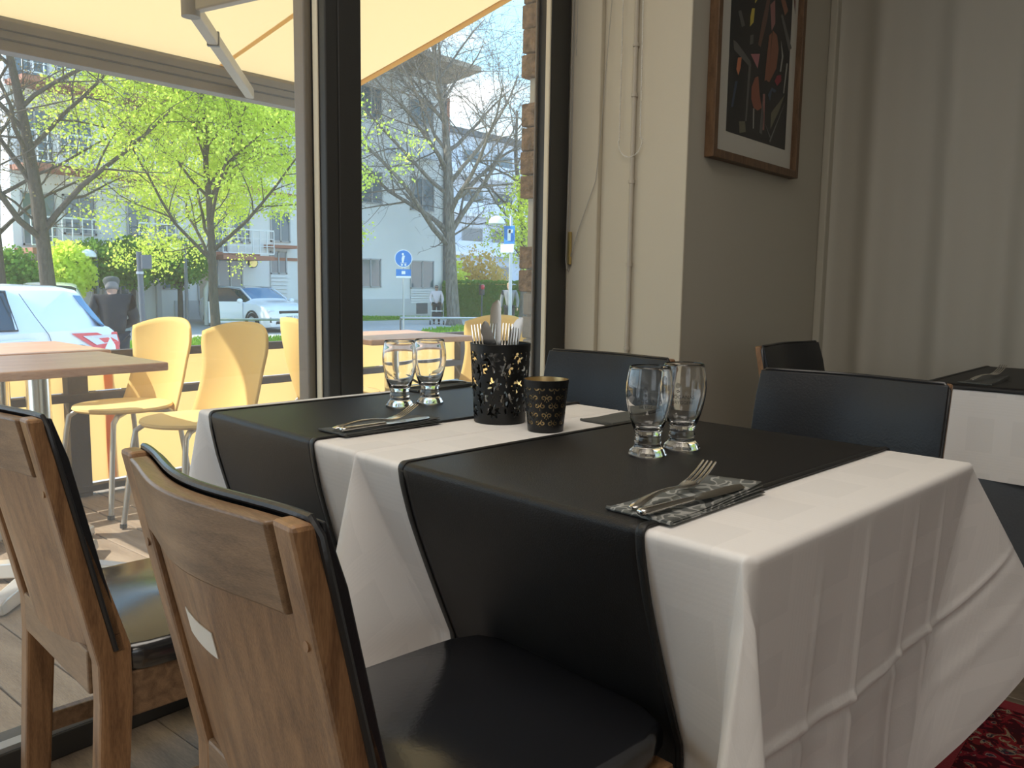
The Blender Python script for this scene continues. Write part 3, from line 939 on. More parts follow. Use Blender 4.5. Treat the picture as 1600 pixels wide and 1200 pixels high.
def napkin(label, x, y, rz, L, Wd, z, m, lift=.010, layers=4):
    t = thing('paper_napkin', label, 'napkin', (x, y, z), rz, 'folded paper napkins')
    for k in range(layers):
        b = MB()
        def fn(u, v, k=k):
            up = (k * .0014 + .0006) + lift * k / layers * max(0, (u - .45) / .55) ** 1.3 * (.5 + .9 * (1 - v)) + .0009 * math.sin(u * 9 + k) * (k > 0)
            return ((u - .5) * L + .002 * k * (v - .5), (v - .5) * (Wd - .003 * k) , up)
        b.grid(fn, 18, 8)
        b.build('fold', m, t, smooth=60, solid=.0008)
    # the closed side of the fold
    b = MB(); hh = (layers - 1) * .0014
    b.tube([((-.5 + .0) * L, -.5 * Wd, hh / 2 + .0008), (-.5 * L, .5 * Wd, hh / 2 + .0008)], hh / 2 + .0006, 8)
    b.build('folded_edge', m, t)
    return t
napkin('grey leaf-patterned paper napkin on the edge of the runner nearest the camera', .952, .500, R(-4), .225, .094, TT, M['napkin_print'])
lay(FORK, 'fork', 'silver fork lying tines up on the leaf-patterned napkin', 'fork', (.838, .516), (1.010, .512), TT + .0065, TT + .014, 'forks laid on napkins')
lay(KNIFE, 'table_knife', 'silver knife lying beside the fork on the leaf-patterned napkin', 'knife', (.825, .497), (1.028, .463), TT + .0065, TT + .0075, 'knives laid on napkins')
napkin('plain dark grey napkin on the corner of the window-side runner', 1.040, 1.197, R(-4), .225, .085, TT, M['napkin'], .006)
lay(FORK, 'fork', 'silver fork on the plain dark napkin of the window-side place', 'fork', (.925, 1.199), (1.108, 1.186), TT + .0065, TT + .013, 'forks laid on napkins')
lay(KNIFE, 'table_knife', 'silver knife on the plain dark napkin of the window-side place', 'knife', (.925, 1.178), (1.128, 1.165), TT + .0065, TT + .0070, 'knives laid on napkins')
napkin('dark napkin seen behind the two window-side glasses', 1.53, 1.545, R(-3), .20, .085, TT, M['napkin'], .005)
lay(KNIFE, 'table_knife', 'knife on the dark napkin behind the window-side glasses', 'knife', (1.62, 1.555), (1.43, 1.565), TT + .0065, TT + .007, 'knives laid on napkins')
lay(FORK, 'fork', 'fork on the dark napkin behind the window-side glasses', 'fork', (1.615, 1.525), (1.43, 1.535), TT + .0065, TT + .010, 'forks laid on napkins')
napkin('grey napkin half hidden behind the nearest beer glass', 1.475, .925, R(-6), .20, .085, TC, M['napkin'], .006)

# cutlery standing in the pot
def stand(src, name, label, cat, foot, head, roll):
    b = MB(); b.v = list(src.v); b.f = list(src.f); b.mi = list(src.mi)
    o = b.build(name, M['steel'], None, smooth=50)
    d = (Vector(head) - Vector(foot)).normalized()
    y = Vector((math.cos(roll), math.sin(roll), 0)); y = (y - d * y.dot(d)).normalized(); z = d.cross(y)
    o.matrix_world = Matrix(((d.x, y.x, z.x, foot[0]), (d.y, y.y, z.y, foot[1]), (d.z, y.z, z.z, foot[2]), (0, 0, 0, 1)))
    return tag(o, label, cat)
px_, py_, pz_ = 1.262, 1.095, TC + .006
def off(a, b_, c): return (px_ + RT.x * a + FW.x * b_, py_ + RT.y * a + FW.y * b_, pz_ + c)
ra = math.atan2(RT.y, RT.x)
stand(KNIFE, 'table_knife', 'silver knife leaning left in the cutlery pot', 'knife', off(.040, -.012, .0), off(-.040, -.036, .205), ra + .1)
stand(KNIFE, 'table_knife', 'tallest knife, dark against the light, upright in the cutlery pot', 'knife', off(-.005, -.005, .028), off(-.012, .0, .235), ra)
stand(KNIFE, 'table_knife', 'knife leaning right at the back of the cutlery pot', 'knife', off(-.01, .02, 0), off(.038, .036, .20), ra + .15)
stand(FORK, 'fork', 'fork leaning right in front in the cutlery pot', 'fork', off(-.022, -.02, 0), off(.040, -.026, .183), ra + .5)
stand(FORK, 'fork', 'fork at the left rim of the cutlery pot', 'fork', off(-.024, .005, 0), off(-.052, .012, .19), ra)
stand(FORK, 'fork', 'fork behind the left-leaning knife in the cutlery pot', 'fork', off(-.005, .01, 0), off(-.026, -.02, .182), ra - .4)
stand(FORK, 'fork', 'dark fork at the back right of the cutlery pot', 'fork', off(.0, .03, 0), off(.016, .036, .187), ra + .1)

# ------------------------------------------------------------------ picture on the wall
pic = thing('framed_picture', 'framed abstract print with coloured shapes on black, hung on the far wall', 'picture', (0, 0, 0))
X0, X1, Z0, Z1 = 2.565, 3.285, 1.440, 2.44
YF, YB = 1.312, 1.346
fw_ = .028
for q in ((X0, X0 + fw_, Z0, Z1), (X1 - fw_, X1, Z0, Z1), (X0 + fw_, X1 - fw_, Z0, Z0 + fw_), (X0 + fw_, X1 - fw_, Z1 - fw_, Z1)):
    MB().bx(q[0], q[1], YF, YB, q[2], q[3]).build('frame_bar', M['picframe'], pic, smooth=0, bevel=.002)
MB().bx(X0 + fw_, X1 - fw_, 1.336, 1.342, Z0 + fw_, Z1 - fw_).build('mat_board', M['mat_board'], pic, smooth=0)
AX0, AX1, AZ0, AZ1 = 2.694, 3.198, 1.541, 2.33
pr = MB().bx(AX0, AX1, 1.3350, 1.336, AZ0, AZ1).build('print', M['black_art'], pic, smooth=0)
AC = {'y': (.62, .50, .08), 'gy': (.13, .125, .12), 'gy2': (.16, .16, .16), 'or': (.62, .21, .10), 'pk': (.46, .18, .20), 'pk2': (.34, .15, .14), 'br': (.27, .105, .06), 'br2': (.30, .095, .055), 'br3': (.15, .075, .055),
      'rd': (.30, .03, .05), 'bl': (.06, .085, .14), 'ol': (.17, .16, .11), 'wh': (.36, .36, .33)}
ART = [
    ('y', [(2.852, 1.978), (2.873, 1.983), (2.868, 1.935), (2.842, 1.915), (2.842, 1.948)]),
    ('y', [(2.873, 2.010), (2.890, 2.015), (2.874, 2.000)]),
    ('gy', [(2.746, 1.942), (2.767, 1.951), (2.803, 1.909), (2.778, 1.898)]),
    ('gy', [(2.719, 1.843), (2.742, 1.842), (2.861, 1.801), (2.851, 1.783), (2.727, 1.813)]),
    ('gy', [(3.098, 2.014), (3.112, 2.021), (3.211, 1.921), (3.186, 1.905)]),
    ('gy', [(2.849, 1.887), (2.873, 1.895), (2.873, 1.865), (2.847, 1.855)]),
    ('or', [(2.760, 1.794), (2.787, 1.801), (2.782, 1.764), (2.768, 1.738), (2.752, 1.754)]),
    ('pk', [(2.858, 1.826), (2.932, 1.842), (2.919, 1.790)]),
    ('br', [(3.032, 1.945), (3.071, 1.937), (3.092, 1.892), (3.080, 1.822), (3.024, 1.761), (3.003, 1.762), (3.023, 1.852)]),
    ('br', [(3.004, 1.922), (3.025, 1.935), (3.020, 1.843), (3.003, 1.766), (2.983, 1.758), (2.993, 1.846)]),
    ('br', [(3.091, 2.066), (3.129, 2.075), (3.160, 2.045), (3.134, 2.022)]),
    ('br2', [(2.903, 1.755), (2.928, 1.764), (2.945, 1.706), (2.968, 1.661), (2.936, 1.646), (2.901, 1.651), (2.879, 1.678), (2.878, 1.718)]),
    ('rd', [(3.090, 1.797), (3.125, 1.807), (3.130, 1.785), (3.094, 1.761), (3.071, 1.774)]),
    ('bl', [(3.047, 1.747), (3.090, 1.744), (3.076, 1.733), (3.050, 1.736), (3.039, 1.696), (3.019, 1.715)]),
    ('bl', [(2.747, 1.714), (2.765, 1.717), (2.738, 1.627), (2.724, 1.625)]),
    ('ol', [(3.168, 1.741), (3.121, 1.673), (3.055, 1.600), (3.054, 1.658)]),
    ('ol', [(2.790, 1.587), (2.836, 1.594), (2.846, 1.559), (2.798, 1.548)]),
    ('wh', [(2.898, 1.648), (2.907, 1.649), (2.911, 1.580), (2.904, 1.579)]),
    ('pk2', [(2.974, 1.711), (2.992, 1.714), (3.000, 1.587), (2.986, 1.585)]),
    ('gy', [(2.846, 1.792), (2.865, 1.796), (2.849, 1.597), (2.838, 1.595)]),
    ('gy', [(2.971, 1.686), (2.992, 1.631), (2.981, 1.570), (2.960, 1.573)]),
    ('gy2', [(3.007, 1.609), (3.059, 1.570), (3.053, 1.567)]),
    ('gy2', [(3.172, 1.711), (3.050, 1.556), (3.057, 1.551)]),
    ('pk2', [(3.001, 2.027), (3.039, 2.053), (3.050, 1.973), (3.022, 1.942)]),
    ('wh', [(3.110, 1.925), (3.138, 1.876), (3.124, 1.818), (3.113, 1.816), (3.125, 1.873)]),
    ('wh', [(3.170, 1.857), (3.183, 1.859), (3.162, 1.746), (3.154, 1.744)]),
    ('br3', [(2.969, 2.035), (2.995, 2.041), (2.978, 1.965), (2.935, 1.866), (2.915, 1.870), (2.939, 1.955)]),
    ('br3', [(3.209, 2.096), (3.225, 2.099), (3.227, 2.049)]),
    ('or', [(2.74, 2.20), (2.80, 2.22), (2.78, 2.27)]), ('bl', [(2.9, 2.18), (2.99, 2.2), (2.97, 2.27), (2.91, 2.25)]), ('y', [(3.09, 2.18), (3.14, 2.2), (3.12, 2.26)]),
]
for key in AC:
    mm = mat('print_colour', AC[key], .7, bump=.03)
    b = MB()
    for k, poly in ART:
        if k == key: b.prism(poly, (0, 1.3350, 0), (1, 0, 0), (0, 0, 1), (0, -.0006, 0))
    if b.v: b.each('print_shape', mm, pr, smooth=0)
MB().bx(X0 + fw_ - .004, X1 - fw_ + .004, 1.3235, 1.3255, Z0 + fw_ - .004, Z1 - fw_ + .004).build('glazing', thin_glass('picture_glass', (1, 1, 1), .45), pic, smooth=0)

# ------------------------------------------------------------------ curtain on the right
cu_ = MB()
RA = random.Random(5)
LEN = 2.9
def fold_profile(y):
    """depth of the folds along the rail"""
    d = 1.33 - y
    return .032 * math.sin(d * 21 + .9 * math.sin(d * 5)) + .018 * math.sin(d * 47 + 1.3) * .5 + .014 * math.sin(d * 11 + 2)
def cur(u, v):
    y = 1.325 - LEN * u; z = .03 + (2.82 - .03) * v
    amp = .55 + .55 * (1 - v)
    lean = -.05 * (1 - v) * math.sin(u * 9)
    return (3.64 + fold_profile(y) * amp, y + lean * .3, z)
cu_.grid(cur, 420, 16)
co_ = cu_.build('curtain', M['curtain'], None, smooth=180, solid=.002)
tag(co_, 'long cream curtain hanging in soft folds over the right wall', 'curtain')
ro = MB().tube([(3.64, 1.33, 2.835), (3.64, -1.7, 2.835)], .012, 12).build('rod', M['white_plastic'], co_)

# ------------------------------------------------------------------ pipe, chain and cords on the pier
pp = thing('heating_pipe', 'thin painted pipe clipped to the pier beside the window', 'pipe', (2.4465, 1.541, 0))
MB().tube([(-.010, 0, .10), (-.010, 0, 2.88)], .0075, 10).build('tube', M['pipe'], pp)
for zc in (.80, 1.085, 1.36, 1.64, 1.80, 2.1, 2.45):
    b = MB().lathe([(.0078, -.006), (.0105, -.006), (.0105, .006), (.0078, .006)], 12, (-.010, 0, zc)).bx(-.012, 0, -.004, .004, zc - .004, zc + .004)
    b.build('pipe_clip', M['pipe'], pp)
ch = thing('blind_chain', 'white beaded blind chain hanging in a loop against the pier', 'chain', (2.425, 1.55, 0))
pts = []
for z_ in np.linspace(2.75, 1.50, 30): pts.append((.012, .047 + (2.75 - z_) * -.001, z_))
for a in np.linspace(0, PI, 14): pts.append((.004, .047 * math.cos(a) - .002, 1.495 - .055 * math.sin(a)))
for z_ in np.linspace(1.50, 2.75, 30): pts.append((-.006, -.047 + (z_ - 1.5) * .012, z_))
MB().tube(pts, .0009, 5).build('string', M['white_plastic'], ch)
b = MB(); acc = 0
for a, c in zip(pts, pts[1:]):
    a, c = Vector(a), Vector(c); L = (c - a).length; d = (c - a).normalized()
    while acc < L:
        b.ball(a + d * acc, .0023, 6); acc += .0062
    acc -= L
b.build('beads', M['white_plastic'], ch, smooth=180, kind='stuff')
bc = thing('blind_tassel', 'looped blind cords with a brass tassel weight along the black window frame', 'cord', (2.40, 1.785, 0))
MB().tube([(.020, 0, 2.6), (.018, 0, 1.9), (.008, 0, 1.3), (.004, 0, 1.10), (.009, -.002, 1.067), (.017, -.002, 1.062), (.022, -.002, 1.075), (.024, 0, 1.2), (.026, 0, 1.8), (.026, 0, 2.6)], .0016, 6).build('string', M['cord'], bc)
MB().tube([(.022, -.004, 2.6), (.020, -.004, 1.9), (.014, -.004, 1.4), (.013, -.004, 1.1)], .0014, 6).build('string', M['cord'], bc)
MB().tube([(.024, -.012, 1.86), (.030, -.012, 1.83), (.026, -.012, 1.80), (.020, -.012, 1.83), (.026, -.012, 1.87), (.026, -.012, 2.3)], .0013, 6).build('loop', M['cord'], bc)
MB().bx(.006, .018, -.016, -.004, 1.085, 1.20).build('weight', M['brass'], bc, smooth=0, bevel=.003, label='brass cord weight')
lc = MB().tube([(2.41, 1.775, 1.095), (2.416, 1.74, 1.21), (2.42, 1.676, 1.37), (2.424, 1.661, 1.56), (2.44, 1.64, 2.0), (2.44, 1.62, 2.7)], .0013, 6).build('blind_pull', M['cord'], None)
tag(lc, 'thin slack pull cord slanting across the pier from the brass weight', 'cord')

# ------------------------------------------------------------------ second table, rug
t2o = Vector((3.02, .30, 0)); t2r = R(-2)
make_table('restaurant table with two layered cloths in front of the curtain', t2o, .345, .345, .735, t2r)
def lean0(k, s, t): return .004 * math.sin(t * 14 + k)
uc = skirt_cloth('undercloth', 'dark grey undercloth reaching low beneath the white overlay by the curtain', t2o, .335, .335, .62, lambda k, s, t: .012 * math.sin(t * 17 + k) * s / .6 + .02 * s, [(.15, .1, 0)] * 4, None, t2r, .7375, False)
uc.data.materials.clear(); uc.data.materials.append(M['dustblue'])
skirt_cloth('tablecloth', 'short white cloth over the grey undercloth, on the table by the curtain', t2o, .345, .345, .255, lambda k, s, t: .022 * s + .003 * math.sin(t * 19), [(.16, .06, 0)] * 4, 'white tablecloths', t2r, .7405, False)
def run2():
    o = runner('black runner with cutlery on the far table by the curtain', t2o, .345, .07, .335, .004, .20, lambda k, s, t: .022 * s + .003 * math.sin(t * 19), .345, t2r, .7415)
    return o
run2()
napkin('black napkin with cutlery on the far table by the curtain', 2.80, .515, R(-4), .20, .09, .7445, M['napkin'], .012)
lay(FORK, 'fork', 'fork on the black napkin of the far table by the curtain', 'fork', (2.72, .535), (2.89, .49), .7515, .765, 'forks laid on napkins')
def rug_mat():
    m, n, p = base_mat('red_oriental_rug')
    t = n.nodes.new('ShaderNodeTexCoord')
    v = n.nodes.new('ShaderNodeTexVoronoi'); v.inputs['Scale'].default_value = 16
    w = n.nodes.new('ShaderNodeTexNoise'); w.inputs['Scale'].default_value = 22; w.inputs['Detail'].default_value = 4; w.inputs['Distortion'].default_value = 2
    n.links.new(t.outputs['Object'], v.inputs[0]); n.links.new(t.outputs['Object'], w.inputs[0])
    r = n.nodes.new('ShaderNodeValToRGB'); r.color_ramp.interpolation = 'CONSTANT'
    els = r.color_ramp.elements; els[0].color = (.05, .008, .012, 1); els[1].position = .46; els[1].color = (.20, .016, .022, 1)
    e1 = els.new(.56); e1.color = (.28, .22, .15, 1); e2 = els.new(.61); e2.color = (.03, .03, .045, 1); e3 = els.new(.68); e3.color = (.22, .02, .025, 1)
    n.links.new(w.outputs[0], r.inputs[0])
    x = n.nodes.new('ShaderNodeMixRGB'); x.inputs[0].default_value = .25; x.blend_type = 'MULTIPLY'
    n.links.new(r.outputs[0], x.inputs[1]); n.links.new(v.outputs['Color'], x.inputs[2]); n.links.new(x.outputs[0], p.inputs['Base Color'])
    p.inputs['Roughness'].default_value = .95; p.inputs['Specular IOR Level'].default_value = .1
    return m
rg = thing('rug', 'red oriental rug with a plain red border on the floor beneath the tables', 'rug', (1.45, -.55, 0))
MB().bx(-.80, .80, -.95, .90, .0005, .007).build('field', rug_mat(), rg, smooth=0, bevel=.002)
MB().bx(.80, .845, -.95, .90, .0005, .0075).bx(-.845, -.80, -.95, .90, .0005, .0075).bx(-.845, .845, .90, .945, .0005, .0075).each('border', mat('rug_border', (.20, .012, .02), .95, bump=.5, bscale=200), rg, smooth=0)
# ------------------------------------------------------------------ the terrace outside
def gz(x, y):
    b = -.61 - .008 * max(0, min(y, 30) - 10)
    t = max(0, min(1, (y - 25.4) / 2.6)); t = t * t * (3 - 2 * t)
    f = -.74 + .026 * max(0, min(18, 28 - x))
    return b * (1 - t) + f * t
dk = struct_root('terrace_floor')
x_ = -1.6; k = 0
RD = random.Random(2)
pl0 = MB().bx(0, .138, 0, 2.25, -.03, 0).build('plank', M['deck'], dk, smooth=0, bevel=.002, seg=1)
while x_ < 5.6:
    o = pl0 if k == 0 else pl0.copy()
    if k: COL.objects.link(o); o.parent = dk
    o.location = (x_, 1.905, -.004 + RD.uniform(-.002, .001))
    x_ += .1435; k += 1
st_ = MB().bx(-1.6, 5.6, 1.905, 4.15, -.6, -.04).build('substructure', M['rail'], dk, smooth=0)

rl = thing('terrace_railing', 'low terrace railing of dark timber with orange cloth screens', 'railing', (0, 4.0, 0))
for x in (-.9, .4, 1.62, 2.90, 4.2, 5.5):
    MB().bx(x - .045, x + .045, -.03, .05, -.05, .66).build('post', M['rail'], rl, smooth=0, bevel=.004)
for (n_, z0, z1) in (('top_rail', .635, .675), ('middle_rail', .445, .482), ('bottom_rail', .015, .045)):
    MB().bx(-.9, 5.5, -.035, .02, z0, z1).build(n_, M['rail'], rl, smooth=0, bevel=.003)
for x0, x1 in ((-.86, .36), (.44, 1.58), (1.66, 2.86), (2.94, 4.16), (4.24, 5.46)):
    for z0, z1 in ((.05, .443), (.484, .633)):
        b = MB(); b.grid(lambda u, v: (x0 + (x1 - x0) * u, .028 + .004 * math.sin(u * 9) * math.sin(PI * v), z0 + (z1 - z0) * v), 16, 4)
        p = b.build('cloth_screen', M['panel'], rl, smooth=180)
        b = MB().bx(x0 + .10, x0 + .145, .033, .036, z0, z1).build('seam_strip', M['panel_seam'], p, smooth=0)

def round_seat(mb, cx, z, r, th):
    rings = []
    for (dz, k) in ((-th, .96), (-th * .5, 1.0), (0, .985), (.002, .94)):
        rings.append([(cx + r * k * math.cos(a) * 1.02, r * k * math.sin(a), z + dz) for a in np.linspace(0, 2 * PI, 41)[:-1]])
    rings.append([(cx + r * .5 * math.cos(a), r * .5 * math.sin(a), z - .004) for a in np.linspace(0, 2 * PI, 41)[:-1]])
    return mb.loft(rings)
def shell_chair(label, x, y, rz):
    t = thing('terrace_chair', label, 'chair', (x, y, 0), rz, 'yellow shell terrace chairs')
    round_seat(MB(), .02, .452, .205, .018).build('seat', M['seat_yellow'], t, smooth=50)
    b = MB()
    def fn(u, v):
        w = .204 - .008 * math.sin(PI * min(1, v * 1.25)) + .022 * max(0, v - .6) / .4
        s = (u - .5) * 2
        zt = .415 + v * (.375 + .045 * (1 - abs(s) ** 2.4))
        if v > .8: w *= 1 - .06 * ((v - .8) / .2) ** 2
        return (-.175 - .085 * v + .075 * s * s - .02 * math.sin(PI * v), s * w, zt)
    b.grid(fn, 22, 16)
    b.build('back_shell', M['yellow'], t, smooth=180, solid=.011)
    for sx in (-1, 1):
        for sy in (-1, 1):
            pts = [(.02 + sx * .06, sy * .10, .428), (.02 + sx * .125, sy * .150, .424), (.02 + sx * .155, sy * .168, .400), (.02 + sx * .165, sy * .175, .34), (.02 + sx * .205, sy * .200, .0)]
            l = MB().tube(pts, .0115, 10).build('leg', M['alu_leg'], t)
            MB().lathe([(.0, 0), (.014, 0), (.014, .016), (.0, .02)], 12, (.02 + sx * .205, sy * .200, 0)).build('foot_cap', M['cartrim'], l)
    return t
shell_chair('yellow shell chair at the second terrace table, its back against the orange screen', 1.73, 3.73, R(188))
shell_chair('yellow shell chair nearest the window glass, its back half sunlit', 1.76, 3.17, R(186))
shell_chair('yellow shell chair cut off by the window post, seen past the dark frame', 2.66, 3.42, R(-10))
shell_chair('yellow shell chair seen behind the cutlery pot', 3.36, 3.10, R(186))

def cafe_table(label, x, y, sx, sy, rz=0):
    t = thing('cafe_table', label, 'table', (x, y, 0), rz, 'terrace tables with laminate tops')
    MB().bx(-sx / 2, sx / 2, -sy / 2, sy / 2, .712, .74).build('tabletop', M['tabletop'], t, smooth=0, bevel=.005)
    MB().tube([(0, 0, .05), (0, 0, .712)], .037, 24).build('column', M['chrome'], t)
    MB().lathe([(0, .70), (.12, .70), (.12, .711), (0, .711)], 20).build('top_plate', M['castiron'], t)
    MB().lathe([(.0, .03), (.06, .03), (.055, .06), (.042, .085), (0, .085)], 24).build('hub', M['castiron'], t)
    for k in range(4):
        a = PI / 4 + k * PI / 2
        b = MB()
        rings = []
        for (q, w, z0, z1) in ((.02, .036, .02, .072), (.16, .034, .012, .060), (.30, .03, .004, .046), (.325, .027, .004, .036)):
            c, s = math.cos(a), math.sin(a)
            rings.append([(q * c - y_ * s, q * s + y_ * c, z_) for (y_, z_) in ((-w, z0), (w, z0), (w * .8, z1), (-w * .8, z1))])
        b.loft(rings); b.build('foot', M['castiron'], t, smooth=0, bevel=.004)
    return t
cafe_table('wood-topped terrace table closest to the window, chrome column', 1.075, 2.945, .62, .56, R(-2))
cafe_table('wood-topped terrace table behind the closest one, by the parked white hatchback', 1.16, 3.56, .62, .58, R(-2))
cafe_table('wood-topped terrace table seen above the window-side glasses', 2.93, 3.30, .62, .60, R(-8))

# awning
aw = thing('awning', 'cream cloth awning on folding arms, stretched over the terrace', 'awning', (0, 0, 0))
def awz(y): return 2.655 - .2255 * (y - 1.95)
AXL, AXR = -1.3, 3.36
b = MB(); b.grid(lambda u, v: (AXL + (AXR - .045 - AXL) * u, 1.95 + 2.25 * v, awz(1.95 + 2.25 * v) - .012 * math.sin(PI * v)), 30, 12)
b.build('canopy', M['awning'], aw, smooth=180)
for x in (-1.09, .11, 1.31, 2.51):
    b = MB(); b.grid(lambda u, v: (x + .030 * u, 1.95 + 2.25 * v, awz(1.95 + 2.25 * v) - .012 * math.sin(PI * v) - .003), 2, 12); b.build('seam', M['awning_hem'], aw, smooth=180)
b = MB(); b.grid(lambda u, v: (AXR - .05 + .05 * u, 1.95 + 2.25 * v, awz(1.95 + 2.25 * v) - .012 * math.sin(PI * v) - .002), 2, 12); b.build('side_hem', M['awning_hem'], aw, smooth=180, solid=.003)
b = MB().prism([(-.02, -.075), (.07, -.075), (.085, -.02), (.07, .07), (.01, .092), (-.025, .052)], (AXL, 4.2, 2.075), (0, 1, 0), (0, 0, 1), (AXR - AXL + .01, 0, 0))
b.build('front_bar', M['awning_bar'], aw, smooth=0, bevel=.004)
MB().bx(AXL, AXR, 4.172, 4.178, 2.045, 2.052).bx(AXL, AXR, 4.170, 4.178, 2.085, 2.09).each('bar_groove', M['cartrim'], aw, smooth=0)
MB().tube([(AXL, 1.96, 2.67), (AXR, 1.96, 2.67)], .05, 14).build('roller', M['awning_bar'], aw)
for (sh, el, en) in (((2.95, 2.0, 2.50), (1.80, 3.2, 2.085), (2.69, 4.185, 2.03)), ((-1.1, 2.0, 2.50), (-.2, 3.1, 2.15), (-.85, 4.185, 2.03))):
    a = MB().bar(sh, el, .05, .06).build('upper_arm', M['awning_arm'], aw, smooth=0, bevel=.006)
    f = MB().bar(el, en, .045, .055).build('forearm', M['awning_arm'], aw, smooth=0, bevel=.006)
    MB().tube([(el[0], el[1], el[2] - .045), (el[0], el[1], el[2] + .045)], .036, 18).build('elbow', M['awning_bar'], aw)
    mid = Vector(el).lerp(Vector(en), .30)
    MB().bar(mid, mid + (Vector(en) - Vector(el)).normalized() * .02, .052, .062).build('collar', M['cartrim'], f, smooth=0)

# ------------------------------------------------------------------ street level
b = MB()
NX, NY = 60, 40
def gfn(u, v):
    x = -70 + 190 * u; y = 4.2 + 110 * v * v
    return (x, y, gz(x, y))
b.grid(gfn, NX, NY)
go = b.build('ground', M['road'], None, smooth=180); go['kind'] = 'structure'
def lawn(name, poly, label, n_blade, hgt=.10, up=.03):
    b = MB()
    pts = [(p[0], p[1]) for p in poly]
    # subdivide outline and drape over the ground
    cx = sum(p[0] for p in pts) / len(pts); cy = sum(p[1] for p in pts) / len(pts)
    out = []
    for i, p in enumerate(pts):
        q = pts[(i + 1) % len(pts)]
        for k in range(6): out.append((p[0] + (q[0] - p[0]) * k / 6, p[1] + (q[1] - p[1]) * k / 6))
    rings = []
    for s in (1.0, .8, .55, .3, .08):
        rings.append([(cx + (p[0] - cx) * s, cy + (p[1] - cy) * s, gz(cx + (p[0] - cx) * s, cy + (p[1] - cy) * s) + up) for p in out])
    low = [(p[0], p[1], gz(*p) - .05) for p in out]
    b.loft([low] + rings, True, True)
    t = b.build(name, M['grass_soil'], None, smooth=0)
    tag(t, label, 'lawn')
    t['kind'] = 'structure'; del t['category']
    rs = np.random.default_rng(4)
    P = np.array(out)
    g = MB(); cnt = 0
    x0, x1, y0, y1 = P[:, 0].min(), P[:, 0].max(), P[:, 1].min(), P[:, 1].max()
    def inside(x, y):
        c = False; n = len(pts)
        for i in range(n):
            (xa, ya), (xb, yb) = pts[i], pts[(i + 1) % n]
            if (ya > y) != (yb > y) and x < (xb - xa) * (y - ya) / (yb - ya) + xa: c = not c
        return c
    while cnt < n_blade:
        x, y = rs.uniform(x0, x1), rs.uniform(y0, y1)
        cnt += 1
        if not inside(x, y): continue
        a = rs.uniform(0, PI); w = .035; h = hgt * rs.uniform(.5, 1.2); z = gz(x, y) + up - .01
        dx, dy = math.cos(a) * w, math.sin(a) * w; lx, ly = rs.uniform(-.05, .05, 2)
        g.add([(x - dx, y - dy, z), (x + dx, y + dy, z), (x + dx * .3 + lx, y + dy * .3 + ly, z + h), (x - dx * .3 + lx, y - dy * .3 + ly, z + h)], [(0, 1, 2, 3)])
    gb = g.build('grass', M['blade'], t, smooth=0, kind='stuff')
    return t
lawn('lawn', [(6.5, 12.5), (10.5, 12.3), (14.2, 17.4), (14.1, 20.5), (11.4, 22.4), (8, 20)], 'green grass strip beyond the railing, around the leafy tree', 9000)
lawn('lawn', [(19.5, 27.2), (33.5, 27.6), (33.5, 28.3), (19.5, 28.3)], 'narrow grass verge along the foot of the pale building', 4000)
lawn('lawn', [(19.4, 20.6), (26.8, 23.6), (24.5, 13.8), (19.4, 12.0), (15.6, 13.6)], 'grass by the path beyond the brick pier', 9000)

# ------------------------------------------------------------------ pale building across the street (its front runs along the street)
YB_ = 28.4
bd = thing('apartment_building', 'pale rendered apartment building across the street, with an overhanging roof', 'building', (0, YB_, 0))
BX0, BX1, BT = 9.9, 28.65, 10.1
MB().bx(BX0, BX1, 0, 12, -.9, BT).build('wall', M['render_wall'], bd, smooth=0)
MB().bx(15.0, BX1 + .02, -.05, .0, -.9, .2).build('plinth', M['plinth'], bd, smooth=0)
b = MB().bx(22, BX1 + .95, -1.35, 12, BT + .55, BT + .78)
b.build('roof', M['soffit'], bd, smooth=0)
MB().add([(22, 0, BT), (BX1, 0, BT), (BX1 + .9, -1.3, BT + .55), (22, -1.3, BT + .55)], [(0, 1, 2, 3)]).add([(BX1, 0, BT), (BX1, 12, BT), (BX1 + .9, 12, BT + .55), (BX1 + .9, -1.3, BT + .55)], [(0, 1, 2, 3)]).build('soffit', M['soffit'], bd, smooth=0, solid=.03)
MB().bx(BX0, 22, -.5, 12, BT + .4, BT + .7).build('roof', M['soffit'], bd, smooth=0)
MB().tube([(BX1 - .15, -.09, -.7), (BX1 - .15, -.09, BT)], .07, 10).build('downpipe', M['pole_dark'], bd)
MB().bx(BX1 + .01, BX1 + .85, .6, 6, -.9, BT - .4).build('side_bay', M['redband'], bd, smooth=0)
def bwin(x0, x1, z0, z1, cols=2, rows=1, spandrel=None, fm='winframe', gm='farglass'):
    f = MB(); w = .055
    f.bx(x0, x1, -.05, .03, z0, z0 + w); f.bx(x0, x1, -.05, .03, z1 - w, z1)
    for c in range(cols + 1):
        xx = x0 + (x1 - x0 - w) * c / cols; f.bx(xx, xx + w, -.05, .03, z0, z1)
    for r in range(1, rows):
        zz_ = z0 + (z1 - z0) * r / rows; f.bx(x0, x1, -.05, .03, zz_ - w / 2, zz_ + w / 2)
    fo = f.build('window', M[fm], bd, smooth=0)
    for c in range(cols):
        xa = x0 + (x1 - x0 - w) * c / cols + w; xb = x0 + (x1 - x0 - w) * (c + 1) / cols
        MB().bx(xa, xb, -.022, -.012, z0 + w, z1 - w).build('pane', M[gm], fo, smooth=0)
    if spandrel:
        s = MB()
        n = 6
        for i in range(n):
            za = spandrel + (z0 - spandrel) * i / n
            s.bx(x0, x1, -.07, -.02, za + .01, za + (z0 - spandrel) / n - .01)
        s.each('slat', M['white_rail'], bd, smooth=0)
    return fo
